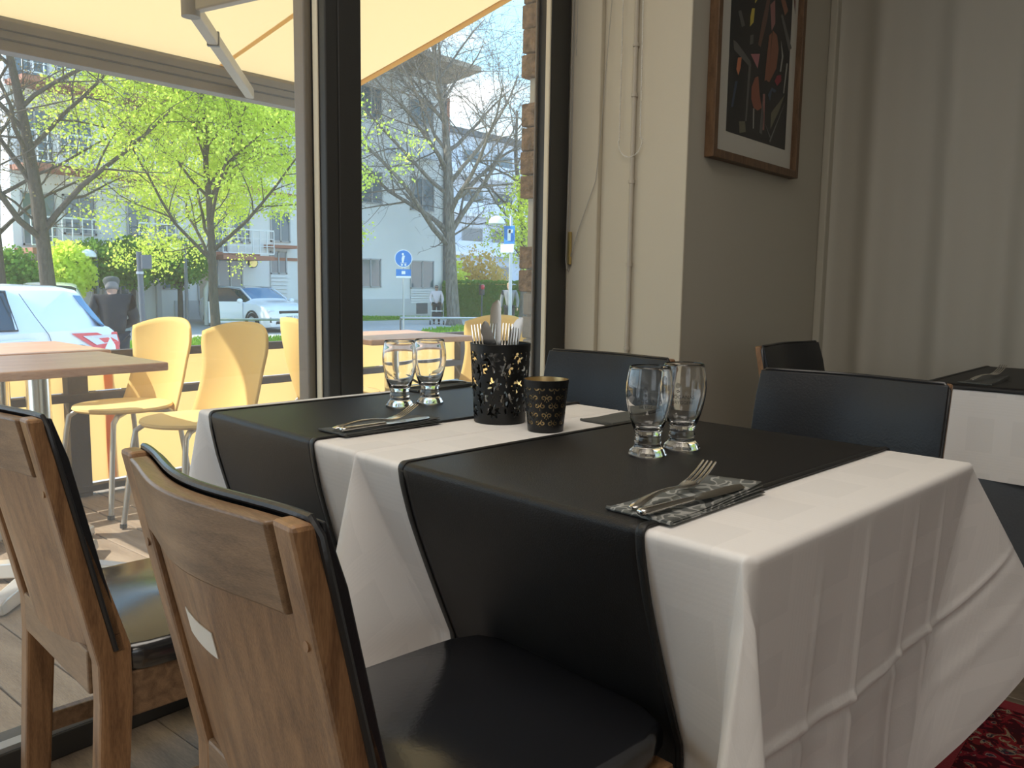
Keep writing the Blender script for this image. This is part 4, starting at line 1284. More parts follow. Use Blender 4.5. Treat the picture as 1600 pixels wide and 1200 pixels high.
def balcony(x0, x1, z, h=.95):
    MB().bx(x0, x1, -1.3, 0, z - .16, z).build('balcony_slab', M['redband'], bd, smooth=0)
    r = MB().bx(x0, x1, -1.3, -1.26, z + h - .05, z + h).bx(x0, x1, -1.3, -1.26, z + .06, z + .10)
    r.each('balcony_rail', M['white_rail'], bd, smooth=0)
    n = max(3, int((x1 - x0) / .28)); g = MB()
    for i in range(n + 1):
        xx = x0 + (x1 - x0) * i / n; g.bx(xx - .015, xx + .015, -1.295, -1.265, z + .1, z + h - .05)
    for zz_ in (z + .35, z + .62): g.bx(x0, x1, -1.29, -1.27, zz_ - .012, zz_ + .012)
    g.build('balusters', M['white_rail'], bd, smooth=0, kind='stuff')
# right-hand part
bwin(23.4, 24.6, .70, 1.95, 2, 1, -.0); bwin(26.35, 27.85, .66, 1.95, 2, 1, -.02)
bwin(26.3, 27.8, 8.0, 9.15, 2, 1); bwin(23.5, 24.7, 4.3, 5.7); bwin(26.35, 27.85, 4.2, 5.7); bwin(20.9, 22.1, 4.3, 5.7); bwin(20.9, 22.1, 7.9, 9.2); bwin(23.5, 24.7, 7.9, 9.2)
MB().bx(26.7, 27.4, -.07, -.02, -.5, .0).build('vent_grille', M['pole_dark'], bd, smooth=0)
MB().bx(24.9, 28.0, -.32, 0, 6.55, 6.75).build('canopy_slab', M['render_far'], bd, smooth=0)
# middle part: entrance, emblem, window with louvre
bwin(18.95, 19.72, 1.2, 2.1, 2, 1, .30)
MB().bx(18.7, 19.9, -.5, 0, 2.2, 2.32).build('canopy_slab', M['redband'], bd, smooth=0)
MB().tube([(18.18, -.08, 1.62), (18.18, -.01, 1.62)], .20, 28).build('round_emblem', M['pole_dark'], bd)
MB().tube([(18.18, -.095, 1.62), (18.18, -.075, 1.62)], .165, 28).prism([(-.09, -.06), (.09, -.06), (0, .11)], (18.18, -.10, 1.62), (1, 0, 0), (0, 0, 1), (0, .01, 0)).build('emblem_relief', M['brass'], bd)
bwin(16.7, 17.75, -.35, 1.75, 2, 1); bwin(15.9, 16.6, -.35, 1.75, 1, 1, None, 'winframe', 'soffit')
MB().bx(15.7, 17.95, -.9, 0, 1.8, 1.95).build('canopy_slab', M['redband'], bd, smooth=0)
bwin(14.6, 15.2, .6, 1.7, 1); bwin(12.5, 13.4, .35, 1.5, 3); bwin(10.1, 10.9, .45, 1.5, 3); bwin(11.2, 12.0, .5, 1.5, 2)
for x in (12.2, 13.7, 14.4):
    MB().bx(x - .08, x + .08, -.12, .02, -.6, 1.7).build('pilaster', M['plinth'], bd, smooth=0)
for zf in (1.85, 4.35, 6.85):
    for x0, x1 in ((9.95, 12.6), (13.2, 15.4), (16.2, 18.3)):
        balcony(x0, x1, zf)
        bwin(x0 + .2, (x0 + x1) / 2 - .1, zf + .1, zf + 1.75, 2); bwin((x0 + x1) / 2 + .1, x1 - .2, zf + .5, zf + 1.75, 2)
    bwin(19.0, 19.9, zf + .6, zf + 1.8, 2)
    MB().bx(BX0, 20.3, -.03, .0, zf - .12, zf).build('string_course', M['redband'], bd, smooth=0)

# bluish block farther along the street
fb = thing('apartment_building', 'distant blue-grey apartment block with banded windows beyond the hedge', 'building', (40, 46, 0), R(0))
MB().bx(0, 26, 0, 14, -1.2, 12.3).build('wall', M['render_far'], fb, smooth=0)
MB().bx(-.4, 26.4, -.5, 14.4, 12.3, 12.7).build('roof', M['pole_dark'], fb, smooth=0)
for zf in (.4, 3.4, 6.4, 9.4):
    MB().bx(0, 26, -1.1, 0, zf - .35, zf - .1).build('balcony_slab', M['white_rail'], fb, smooth=0)
    MB().bx(0, 26, -1.1, -1.05, zf - .1, zf + .75).build('balcony_front', M['render_far'], fb, smooth=0)
    for i in range(7):
        f = MB().bx(1.0 + i * 3.6, 3.4 + i * 3.6, -.06, .02, zf + .2, zf + 1.9).build('window', M['winframe'], fb, smooth=0)
        MB().bx(1.1 + i * 3.6, 3.3 + i * 3.6, -.075, -.065, zf + .3, zf + 1.8).build('pane', M['farglass'], f, smooth=0)

# ------------------------------------------------------------------ trees
def tree(name, label, x, y, h, trunk_r, seed, bark, leafm=None, leaf_n=0, leaf_s=.1, spread=.55, first=.28, levels=4, kids=(9, 6, 5, 4), droop=0, lean=(0, 0), crown_w=1.0, group=None, keep=1.0, twig=.006):
    rs = random.Random(seed)
    z0 = gz(x, y)
    t = thing(name, label, 'tree', (x, y, z0 - .02), 0, group)
    mt = MB(); tips = []
    def seg(p, d, L, r0, r1, n, sides, wob):
        pts = [Vector(p)]; dd = Vector(d)
        for i in range(n):
            dd = (dd + Vector((rs.gauss(0, wob), rs.gauss(0, wob), rs.gauss(0, wob) * .6 - droop))).normalized()
            pts.append(pts[-1] + dd * (L / n))
        mt.tube(pts, [r0 + (r1 - r0) * i / n for i in range(n + 1)], sides, False)
        return pts, dd
    def grow(p, d, L, r, lev):
        sides = (10, 6, 4, 3, 3)[lev]
        n = (9, 6, 5, 4, 3)[lev]
        pts, dd = seg(p, d, L, r, r * (.25 if lev == 0 else .3), n, sides, (.05, .12, .16, .2, .2)[lev])
        if lev >= levels:
            tips.append((pts[-1], dd)); tips.append((pts[len(pts) // 2], dd)); return
        if lev >= levels - 1: tips.append((pts[-1], dd))
        K = kids[lev]
        for k in range(K):
            f = (first + (1 - first) * (k + rs.random()) / K) if lev == 0 else (.22 + .78 * (k + rs.random()) / K)
            i = min(n - 1, int(f * n)); q = pts[i].lerp(pts[i + 1], f * n - i)
            base = (pts[i + 1] - pts[i]).normalized()
            a = k * 2.4 + rs.uniform(-.5, .5)
            u = base.orthogonal().normalized(); v = base.cross(u)
            side = u * math.cos(a) + v * math.sin(a)
            ang = rs.uniform(.6, 1.05) if lev else rs.uniform(.75, 1.15) * (1.15 - .55 * f)
            nd = base * math.cos(ang) + side * math.sin(ang)
            if lev == 0: nd.z += .12
            nd.normalize()
            LL = (L * spread * (1.15 - .75 * f) * crown_w if lev == 0 else L * rs.uniform(.38, .62))
            rr = max(twig, r * (1 - .7 * f) * (.52 if lev == 0 else .5))
            grow(q, nd, LL, rr, lev + 1)
    grow((0, 0, 0), Vector((lean[0], lean[1], 1)).normalized(), h, trunk_r, 0)
    # root flare
    mt.tube([(0, 0, -.1), (0, 0, .05), (0, 0, .35)], [trunk_r * 1.5, trunk_r * 1.3, trunk_r * .99], 10, False)
    mt.build('trunk', bark, t, smooth=60)
    if leaf_n and tips:
        lf = MB(); P = tips
        for i in range(leaf_n):
            p, d = P[rs.randrange(len(P))]
            c = p + Vector((rs.gauss(0, 1), rs.gauss(0, 1), rs.gauss(0, .8))) * leaf_s * 1.7 + d * rs.uniform(-.1, .12)
            n = Vector((rs.gauss(0, 1), rs.gauss(0, 1), rs.gauss(0, 1) + .5)).normalized(); a = n.orthogonal().normalized(); b2 = n.cross(a)
            th = rs.uniform(0, 6.28); a, b2 = a * math.cos(th) + b2 * math.sin(th), b2 * math.cos(th) - a * math.sin(th)
            s = leaf_s * rs.uniform(.6, 1.25)
            lf.add([c - a * s * .5, c + b2 * s * .36, c + a * s * .5, c - b2 * s * .36], [(0, 1, 2, 3)])
        lf.build('foliage', leafm, t, smooth=0, kind='stuff')
    return t
tree('leafy_tree', 'bright green young-leaved street tree standing before the parked silver-white estate car', 11.0, 18.85, 6.6, .13, 21, M['bark'], M['leaf'], 85000, .085, .60, .26, 4, (16, 8, 5, 3), crown_w=1.0)
tree('bare_tree', 'big bare tree with spreading branches in front of the building corner', 23.9, 23.2, 12.5, .27, 8, M['bark_grey'], M['bud'], 5000, .05, .50, .20, 4, (24, 10, 6, 4), lean=(.03, .02), twig=.008, crown_w=1.05)
tree('bare_tree', 'dark forked bare tree with small ochre leaves behind the white hatchback', 7.9, 20.4, 7.6, .19, 33, M['bark'], M['bud'], 3500, .06, .62, .22, 4, (12, 7, 5, 3), lean=(-.02, 0))
tree('bare_tree', 'slim bare tree at the far left edge of the window', 7.2, 21.6, 8.5, .13, 14, M['bark'], M['bud'], 2500, .06, .45, .25, 4, (12, 6, 5, 3))
tree('bare_tree', 'bare young tree whose twigs rise beside the toothed brick pier', 29.2, 24.0, 9.5, .20, 55, M['bark_grey'], M['bud'], 1500, .07, .5, .25, 4, (12, 7, 5, 3))
tree('leafy_tree', 'small fresh green tree beside the brick pier and the street lamp', 27.6, 22.2, 5.2, .11, 61, M['bark'], M['leaf'], 5000, .13, .42, .35, 3, (12, 7, 5))
def ball_tree(label, x, y, h, rx, rz_, seed, m='leaf_dark'):
    rs = random.Random(seed); z0 = gz(x, y)
    t = thing('clipped_tree', label, 'tree', (x, y, z0), 0, 'clipped street trees by the facade')
    b = MB().tube([(0, 0, -.1), (.02, 0, h * .35), (0, 0, h * .7)], [.10, .085, .05], 8, False)
    for k in range(7):
        a = k * .9; b.tube([(0, 0, h * .42), (math.cos(a) * rx * .6, math.sin(a) * rx * .6, h * .42 + rz_ * .8)], [.04, .012], 5, False)
    b.build('trunk', M['bark'], t)
    lf = MB(); cz = h - rz_
    for i in range(3800):
        a, u = rs.uniform(0, 6.28), rs.uniform(-1, 1); q = math.sqrt(1 - u * u); rr = rs.uniform(.55, 1.0) * (1 + .12 * math.sin(a * 5 + u * 6))
        c = Vector((math.cos(a) * q * rx * rr, math.sin(a) * q * rx * rr, cz + u * rz_ * rr))
        n = Vector((rs.gauss(0, 1), rs.gauss(0, 1), rs.gauss(0, 1))).normalized(); p = n.orthogonal().normalized(); r_ = n.cross(p); s = .13 * rs.uniform(.6, 1.3)
        lf.add([c - p * s * .5, c + r_ * s * .4, c + p * s * .5, c - r_ * s * .4], [(0, 1, 2, 3)])
    lf.build('foliage', M[m], t, smooth=0, kind='stuff')
ball_tree('clipped tree with a light green crown left of the grey-capped man', 10.6, 26.2, 2.7, .75, .85, 1, 'leaf')
ball_tree('dark green clipped tree behind the parked white van', 11.6, 26.8, 2.65, 1.0, .75, 2)
ball_tree('dark green clipped tree behind the dark lamp pole', 12.8, 26.9, 2.8, 1.0, .85, 3)
ball_tree('dark green clipped tree left of the open car door', 14.3, 26.7, 2.85, 1.05, .8, 4)
ball_tree('small green tree at the very left edge of the window', 9.1, 26.4, 2.4, .75, .9, 5)

def bush(label, cx, cy, dx, dy, h, n, m, seed, name='bush', s0=.13, rz=0):
    rs = random.Random(seed); z0 = gz(cx, cy)
    t = thing(name, label, name, (cx, cy, z0), rz)
    lf = MB()
    for i in range(n):
        if name == 'hedge':
            c = Vector((rs.uniform(-1, 1) * dx, rs.uniform(-1, 1) * dy, rs.uniform(0, 1) * h))
            f = rs.randrange(3)
            if f == 0: c.z = h + rs.gauss(0, .03)
            elif f == 1: c.y = -dy + rs.gauss(0, .04)
            else: c.x = -dx + rs.gauss(0, .04)
        else:
            a, u = rs.uniform(0, 6.28), rs.uniform(-.2, 1); q = math.sqrt(max(0, 1 - u * u)); rr = rs.uniform(.5, 1) * (1 + .15 * math.sin(a * 4 + seed))
            c = Vector((math.cos(a) * q * dx * rr, math.sin(a) * q * dy * rr, max(.02, u * h * rr)))
        nn = Vector((rs.gauss(0, 1), rs.gauss(0, 1), rs.gauss(0, 1))).normalized(); p = nn.orthogonal().normalized(); r_ = nn.cross(p); s = s0 * rs.uniform(.6, 1.3)
        lf.add([c - p * s * .5, c + r_ * s * .4, c + p * s * .5, c - r_ * s * .4], [(0, 1, 2, 3)])
    lf.build('foliage', M[m], t, smooth=0, kind='stuff')
    st = MB()
    if name == 'hedge': st.bx(-dx * .93, dx * .93, -dy * .8, dy * .8, 0, h * .93)
    else:
        for k in range(6):
            a = k * 1.05; st.tube([(0, 0, -.05), (math.cos(a) * dx * .5, math.sin(a) * dy * .5, h * .7)], [.04, .01], 5, False)
    st.build('stems', M['leaf_dark'] if name == 'hedge' else M['bark'], t, smooth=0)
bush('clipped green hedge behind the big bare tree', 30.6, 26.8, 2.6, .7, 1.75, 7000, 'leaf_dark', 1, 'hedge', rz=R(-40))
bush('ochre and rose flowering shrub above the hedge', 33.0, 30.2, 2.3, 1.6, 3.4, 4200, 'blossom', 2, s0=.2)
bush('pale green shrub beside the building corner', 30.9, 30.0, 1.2, 1.2, 2.7, 2500, 'leaf', 3, s0=.2)
bush('low green shrub at the right end of the hedge', 33.6, 24.8, 1.3, 1.1, 2.2, 2200, 'leaf_dark', 4, s0=.2)

# ------------------------------------------------------------------ cars
def car(name, label, loc, heading, st, glass_rng, scr_f, scr_b, wheels, body='carwhite', group=None):
    """st: stations along the length, front first: (x, half width, z bottom, z belt, roof half width, z roof)"""
    t = thing(name, label, 'car', loc, heading, group)
    rings = []
    for (x, w, zb, zt, wr, zr) in st:
        h = [(w * .90, zb), (w * .985, zb + .14), (w, zb + (zt - zb) * .55), (w * .985, zt - .03), (w * .955, zt), (wr + (w * .955 - wr) * .12, zr - .05 if zr > zt + .06 else (zt + zr) / 2 ), (wr * .86, zr), (wr * .45, zr + .018)]
        ring = [(x, y, z) for y, z in h] + [(x, 0, zr + .022)] + [(x, -y, z) for y, z in reversed(h)]
        rings.append(ring)
    n = len(rings[0]); V = [p for r in rings for p in r]
    bodyf, sidef, frontf, rearf = [], [], [], []
    for i in range(len(rings) - 1):
        xm = (st[i][0] + st[i + 1][0]) / 2
        for j in range(n - 1):
            f = (i * n + j, (i + 1) * n + j, (i + 1) * n + j + 1, i * n + j + 1)
            side = j in (4, n - 6)
            top = 5 <= j <= n - 7
            if side and any(a > xm > b for a, b in glass_rng): sidef.append(f)
            elif top and scr_f[0] > xm > scr_f[1]: frontf.append(f)
            elif top and scr_b[0] > xm > scr_b[1]: rearf.append(f)
            else: bodyf.append(f)
    bodyf.append(tuple(range(n))); bodyf.append(tuple((len(rings) - 1) * n + j for j in range(n - 1, -1, -1)))
    # close the underside
    for i in range(len(rings) - 1): bodyf.append((i * n, i * n + n - 1, (i + 1) * n + n - 1, (i + 1) * n))
    def sub(fs, nm, m):
        if not fs: return
        b = MB(); idx = {}
        for f in fs:
            q = []
            for k in f:
                if k not in idx: idx[k] = len(b.v); b.v.append(V[k])
                q.append(idx[k])
            b.f.append(tuple(q))
        b.mi = [0] * len(b.f)
        return b.build(nm, M[m], t, smooth=38)
    sub(bodyf, 'body', body); sub(sidef, 'side_window', 'carglass'); sub(frontf, 'windscreen', 'windscreen'); sub(rearf, 'rear_window', 'carglass')
    for (x, r) in wheels:
        for s in (1, -1):
            w = st[len(st) // 2][1]
            wh = MB()
            y0 = s * (w - .20); y1 = s * (w + .012)
            wh.tube([(x, y0, r), (x, y0 + s * .02, r), (x, y1 - s * .02, r), (x, y1, r)], [r * .9, r, r, r * .93], 28)
            wo_ = wh.build('wheel', M['tyre'], t, smooth=50)
            rb = MB().tube([(x, y1 - s * .01, r), (x, y1 + s * .006, r)], r * .62, 24)
            for k in range(5):
                a = k * 2 * PI / 5
                rb.bar((x, y1 + s * .010, r), (x + math.cos(a) * r * .6, y1 + s * .006, r + math.sin(a) * r * .6), .07, .012, (0, 1, 0))
            rb.build('alloy_rim', M['rim'], wo_, smooth=40)
            ar = MB()
            ar.tube([(x + math.cos(a) * r * 1.13, s * (w + .004), r + math.sin(a) * r * 1.13) for a in np.linspace(-.15, PI + .15, 20)], .035, 6)
            ar.build('wheel_arch', M['cartrim'], t)
    return t
# hatchback close to the terrace, nose to the left
YX, YY = 4.47, 10.45
yst = [(1.95, .60, .30, .62, .40, .66), (1.86, .76, .22, .74, .52, .80), (1.55, .82, .20, .92, .62, .97), (1.05, .845, .20, 1.00, .66, 1.06), (.85, .85, .20, 1.01, .66, 1.12), (.25, .85, .20, 1.02, .56, 1.47),
       (-.30, .85, .20, 1.03, .56, 1.525), (-.72, .85, .20, 1.045, .56, 1.525), (-.82, .85, .20, 1.05, .56, 1.52), (-1.40, .845, .21, 1.07, .58, 1.505), (-1.56, .84, .22, 1.07, .58, 1.475), (-1.80, .82, .25, 1.06, .60, 1.10), (-1.86, .80, .26, 1.02, .60, 1.04), (-1.94, .74, .30, .86, .5, .92), (-1.96, .70, .34, .72, .45, .76)]
ya = car('hatchback_car', 'white hatchback with a red and clear tail lamp, parked close behind the terrace railing', (YX - 1.96, YY, gz(YX, YY)), PI, yst, [(.85, -.30), (-.30, -.80)], (.85, .25), (-1.56, -1.80), [(1.25, .30), (-1.22, .30)])
ya.location.x = YX - 1.96
for s in (1,):
    SY = .80
    # tail lamp, a wedge that wraps the rear corner (side nearest the terrace)
    def tl(poly, nm, m, o=.0):
        b = MB(); front = []; back = []
        for (x, z) in poly:
            yy = np.interp(-x, [1.40, 1.56, 1.80, 1.86, 1.94, 1.96], [.845, .84, .82, .80, .74, .70]) + o - .004
            front.append((x, yy + .012, z)); back.append((x, yy - .05, z))
        n = len(poly)
        b.add(front + back, [tuple(range(n)), tuple(range(2 * n - 1, n - 1, -1))] + [(i, (i + 1) % n, n + (i + 1) % n, n + i) for i in range(n)])
        b.build(nm, M[m], ya, smooth=0, bevel=.006)
    tl([(-1.38, 1.00), (-1.88, 1.00), (-1.93, .88), (-1.90, .70), (-1.80, .72), (-1.64, .82)], 'tail_lamp', 'redlamp')
    tl([(-1.50, .968), (-1.87, .972), (-1.895, .90), (-1.63, .875)], 'tail_lamp_clear', 'clearlamp', .006)
    b = MB()
    def cab(x, z):
        w = np.interp(-x, [1.40, 1.56, 1.80], [.845 * .955, .84 * .955, .82 * .955]); zt = np.interp(-x, [1.40, 1.56, 1.80], [1.07, 1.07, 1.06]); wr = np.interp(-x, [1.4, 1.56, 1.8], [.58, .58, .60]); zr = np.interp(-x, [1.4, 1.56, 1.8], [1.455, 1.425, 1.05])
        t_ = max(0, min(1, (z - zt) / max(.02, zr - zt)))
        return (x, w + (wr - w) * t_ * .88 + .012, z)
    pa = [(-1.49, 1.42), (-1.568, 1.415), (-1.69, 1.245), (-1.80, 1.075), (-1.74, 1.07), (-1.65, 1.17), (-1.55, 1.30)]
    pts_ = [cab(*q) for q in pa]
    b.add(pts_ + [(q[0], q[1] - .05, q[2]) for q in pts_], [tuple(range(7)), tuple(range(13, 6, -1))] + [(i, (i + 1) % 7, 7 + (i + 1) % 7, 7 + i) for i in range(7)])
    b.build('rear_window_edge', M['windscreen'], ya, smooth=0)
    MB().tube([(-1.46 + math.cos(a) * .105, .846, .77 + math.sin(a) * .105) for a in np.linspace(0, 2 * PI, 30)], .004, 5, False).build('fuel_flap', M['pole_dark'], ya)
    MB().tube([(-.62, .862, .93), (-.70, .872, .945), (-.92, .872, .95), (-1.0, .862, .94)], .013, 8).build('door_handle', M['carwhite'], ya)
    MB().tube([(-.86, .845, 1.44), (-1.0, .85, 1.2), (-1.13, .853, 1.0), (-1.17, .855, .85), (-1.13, .855, .5)], .004, 5, False).build('door_seam', M['pole_dark'], ya)
    MB().tube([(.82, .836, 1.05), (.30, .70, 1.40), (-.30, .66, 1.465), (-.78, .665, 1.455), (-.84, .83, 1.055), (.82, .842, 1.03)], .010, 6).build('window_trim', M['cartrim'], ya)
# estate car with an open door, nose towards us
KH = math.atan2(-.96, -.02)
KX, KY = 16.15, 25.2
kst = [(2.26, .62, .30, .60, .40, .66), (2.20, .80, .22, .70, .55, .80), (2.02, .87, .20, .84, .62, .92), (1.55, .90, .19, .93, .68, .99), (1.02, .90, .18, .97, .70, 1.03), (.92, .90, .18, .98, .69, 1.09), (.20, .90, .18, 1.0, .58, 1.42),
       (-.45, .90, .18, 1.01, .57, 1.465), (-.55, .90, .18, 1.01, .57, 1.465), (-1.25, .90, .18, 1.02, .565, 1.45), (-1.85, .88, .20, 1.03, .54, 1.38), (-2.10, .84, .24, 1.0, .56, 1.08), (-2.26, .78, .30, .8, .5, .86), (-2.30, .7, .36, .7, .45, .74)]
ka = car('estate_car', 'white estate car facing the terrace, one door open, beyond the green tree', (KX, KY, gz(KX, KY)), KH, kst, [(.92, .20), (.20, -.45), (-.55, -1.25), (-1.25, -1.85)], (.92, .20), (-1.85, -2.1), [(1.35, .33), (-1.32, .33)])
fx = 2.24
MB().bx(2.20, 2.262, -.46, .46, .635, .735).build('grille', M['cartrim'], ka, smooth=0, bevel=.02)
MB().bx(2.16, 2.262, -.60, .60, .30, .42).build('air_intake', M['cartrim'], ka, smooth=0, bevel=.02)
for s in (1, -1):
    MB().prism([(2.215, .74), (1.90, .80), (2.03, .70), (2.18, .655)], (0, s * .60, 0), (1, 0, 0), (0, 0, 1), (0, s * .22, 0)).build('headlamp', M['clearlamp'], ka, smooth=0, bevel=.01)
    MB().bx(2.13, 2.22, s * .62, s * .78, .36, .52).build('fog_lamp_recess', M['cartrim'], ka, smooth=0)
    MB().ball((.78, s * .98, 1.02), .10, 12, (.6, 1.1, .8)).build('door_mirror', M['carwhite'], ka)
    MB().tube([(.35, s * .50, 1.455), (-1.5, s * .50, 1.475)], .018, 6).build('roof_rail', M['rim'], ka)
    MB().tube([(.94, s * .68, 1.08), (.55, s * .66, 1.27), (.20, s * .60, 1.42), (-.45, s * .6, 1.46), (-1.8, s * .58, 1.38)], .03, 6).build('roof_pillar', M['carwhite'], ka)
pl_ = MB().bx(2.262, 2.272, -.26, .26, .47, .585).build('number_plate', M['white_sign'], ka, smooth=0)
cu = bpy.data.curves.new('plate_text', 'FONT'); cu.body = 'WYF 271'; cu.size = .115; cu.align_x = 'CENTER'; cu.extrude = .001
tob = bpy.data.objects.new('plate_lettering', cu); COL.objects.link(tob); bpy.context.view_layer.update()
tme = bpy.data.meshes.new_from_object(tob.evaluated_get(bpy.context.evaluated_depsgraph_get()))
b = MB(); b.add([(2.2735 + v.co.z, v.co.x, .487 + v.co.y) for v in tme.vertices], [tuple(p.vertices) for p in tme.polygons])
bpy.data.objects.remove(tob); bpy.data.curves.remove(cu); bpy.data.meshes.remove(tme)
b.build('plate_lettering', M['cartrim'], pl_, smooth=0)
# the open front door: swung out on the side we see (right of the driver looking out)
dz = Matrix.Translation((.80, -.90, 0)) @ Matrix.Rotation(R(62), 4, 'Z')
d1 = MB().bx(-1.05, 0, -.05, .03, .30, 1.0).xf(dz).build('open_door', M['carwhite'], ka, smooth=0, bevel=.02)
fr = MB()
for a, c in (((0, 0, 1.0), (-.38, .0, 1.42)), ((-.38, 0, 1.42), (-1.0, 0, 1.44)), ((-1.0, 0, 1.44), (-1.05, 0, 1.0))): fr.bar(a, c, .05, .04)
fr.xf(dz).build('door_window_frame', M['cartrim'], d1, smooth=0)
MB().prism([(-.02, 1.0), (-.38, 1.41), (-1.0, 1.43), (-1.04, 1.0)], (0, -.004, 0), (1, 0, 0), (0, 0, 1), (0, .008, 0)).xf(dz).build('door_glass', M['carglass'], d1, smooth=0)
# van beyond the hatchback, its back to us
vst = [(1.9, .62, .3, .70, .45, .76), (1.5, .82, .22, .95, .6, 1.02), (.95, .85, .2, 1.02, .62, 1.12), (.45, .86, .2, 1.04, .62, 1.48), (-.2, .86, .2, 1.05, .62, 1.56), (-1.3, .86, .2, 1.06, .62, 1.55), (-1.72, .85, .22, 1.06, .60, 1.48), (-1.90, .82, .26, 1.0, .58, 1.06), (-1.95, .78, .30, .8, .5, .9)]
va = car('parked_car', 'small white car parked between the hatchback and the man, seen from behind', (9.55, 24.9, gz(9.55, 24.9)), R(68), vst, [(.95, .45), (.45, -.2), (-.2, -1.3)], (.95, .45), (-1.72, -1.90), [(1.2, .3), (-1.2, .3)])
for s in (1, -1): MB().bx(-1.93, -1.84, s * .62, s * .80, .74, 1.0).build('tail_lamp', M['redlamp'], va, smooth=0, bevel=.01)
MB().bx(-1.965, -1.945, -.26, .26, .62, .73).build('number_plate', M['white_sign'], va, smooth=0)

# ------------------------------------------------------------------ people
def skin_body(name, joints, bones, m, parent, sub=2):
    me = bpy.data.meshes.new(name)
    keys = list(joints); ix = {k: i for i, k in enumerate(keys)}
    me.from_pydata([joints[k][:3] for k in keys], [(ix[a], ix[b]) for a, b in bones], [])
    o = bpy.data.objects.new(name, me); COL.objects.link(o)
    if parent: o.parent = parent
    sm = o.modifiers.new('skin', 'SKIN'); sm.use_smooth_shade = True
    me.skin_vertices
    for k, i in ix.items():
        r = joints[k][3]
        me.skin_vertices[0].data[i].radius = r if isinstance(r, tuple) else (r, r)
    me.skin_vertices[0].data[0].use_root = True
    su = o.modifiers.new('sub', 'SUBSURF'); su.levels = sub; su.render_levels = sub
    me.materials.append(m)
    return o
def person(label, x, y, rz, h, top, legs, hair, pose, hatm=None, coat_len=0):
    """local: faces +x"""
    t = thing('person', label, 'person', (x, y, gz(x, y)), rz)
    k = h / 1.75
    q = lambda *a: tuple(v * k for v in a[:3]) + ((a[3] * k) if not isinstance(a[3], tuple) else tuple(v * k for v in a[3]),)
    bend = pose.get('bend', .0); hb = pose.get('head', .0)
    sh = .20; bk = pose.get('bulk', 1.0)
    J = {}
    J['hip'] = q(0, 0, .90, (.13 * bk, .165 * bk)); J['waist'] = q(.01 + bend * .1, 0, 1.08, (.125 * bk, .16 * bk)); J['chest'] = q(.01 + bend * .35, 0, 1.30, (.135 * bk, .185 * bk)); J['neck0'] = q(.0 + bend * .55, 0, 1.45, (.075, .09))
    J['sl'] = q(bend * .5, sh, 1.40, .075 * bk); J['sr'] = q(bend * .5, -sh, 1.40, .075 * bk)
    for s, n in ((1, 'l'), (-1, 'r')):
        e_, w_ = pose['arm']
        J['e' + n] = q(e_[0], s * e_[1], e_[2], .062 * bk); J['w' + n] = q(w_[0], s * w_[1], w_[2], .045)
    B = [('hip', 'waist'), ('waist', 'chest'), ('chest', 'neck0'), ('chest', 'sl'), ('sl', 'el'), ('el', 'wl'), ('chest', 'sr'), ('sr', 'er'), ('er', 'wr')]
    skin_body('upper_clothing', J, B, top, t)
    Lg = {'p': q(0, 0, .95, (.12, .15)), 'pl': q(0, .10, .86, .105), 'pr': q(0, -.10, .86, .105)}
    st = pose.get('stride', .05)
    Lg['kl'] = q(st * .8 + .02, .105, .50, .068); Lg['kr'] = q(-st * .3 + .02, -.105, .50, .068); Lg['al'] = q(st, .105, .09, .052); Lg['ar'] = q(-st, -.105, .09, .052)
    skin_body('trousers', Lg, [('p', 'pl'), ('p', 'pr'), ('pl', 'kl'), ('kl', 'al'), ('pr', 'kr'), ('kr', 'ar')], legs, t)
    for s, kx in ((1, st), (-1, -st)):
        b = MB().ball(((kx + .05) * k, s * .105 * k, .045 * k), .05 * k, 12, (2.4, .95, .9)); b.build('shoe', M['cartrim'], t, smooth=180)
    # head with face, hair, hands
    hx, hz = (bend * .62 + hb * .07 + .01) * k, 1.60 * k - hb * .05 * k
    hm = MB()
    rings = []
    for (dz, rx, ry, cx) in ((-.155, .042, .044, -.018), (-.125, .046, .048, -.012), (-.112, .060, .052, .012), (-.090, .080, .062, .010), (-.05, .092, .070, .004), (0, .097, .076, 0), (.05, .096, .077, -.004), (.085, .080, .066, -.006), (.108, .045, .040, -.008), (.114, .01, .01, -.008)):
        rings.append([(cx + rx * math.cos(a), ry * math.sin(a), dz) for a in np.linspace(0, 2 * PI, 19)[:-1]])
    hm.loft(rings)
    hm.loft([[(.094, -.010, .01), (.094, .010, .01), (.096, .006, .014)], [(.122, -.014, -.035), (.122, .014, -.035), (.112, 0, -.02)], [(.092, -.012, -.045), (.092, .012, -.045), (.094, 0, -.04)]])
    for s in (1, -1):
        hm.ball((-.005, s * .077, -.01), .022, 8, (.8, .35, 1.3))
    rot = Matrix.Translation((hx, 0, hz)) @ Matrix.Rotation(hb * .6, 4, 'Y') @ Matrix.Scale(k, 4)
    head = hm.xf(rot).build('head', M['skin'], t, smooth=180)
    ey = MB()
    for s in (1, -1): ey.ball((.086, s * .031, .008), .011, 8, (.6, 1.3, .8))
    ey.xf(rot).build('eyes', M['cartrim'], head)
    MB().ball((.088, 0, -.072), .02, 8, (.4, 1.2, .3)).xf(rot).build('mouth', M['redband'], head)
    hr = MB(); rings = []
    for (dz, f) in ((-.06, 1.04), (-.02, 1.07), (.03, 1.09), (.07, 1.10), (.10, 1.0), (.122, .5), (.126, .05)):
        w = .098 * f * (1 if dz < .08 else .8); w2 = .079 * f * (1 if dz < .08 else .8)
        back = -.012 if dz < .05 else -.006
        rings.append([((back + w * math.cos(a)) if (math.cos(a) < .25 or dz > .045) else (back + w * .25), w2 * math.sin(a), dz) for a in np.linspace(0, 2 * PI, 21)[:-1]])
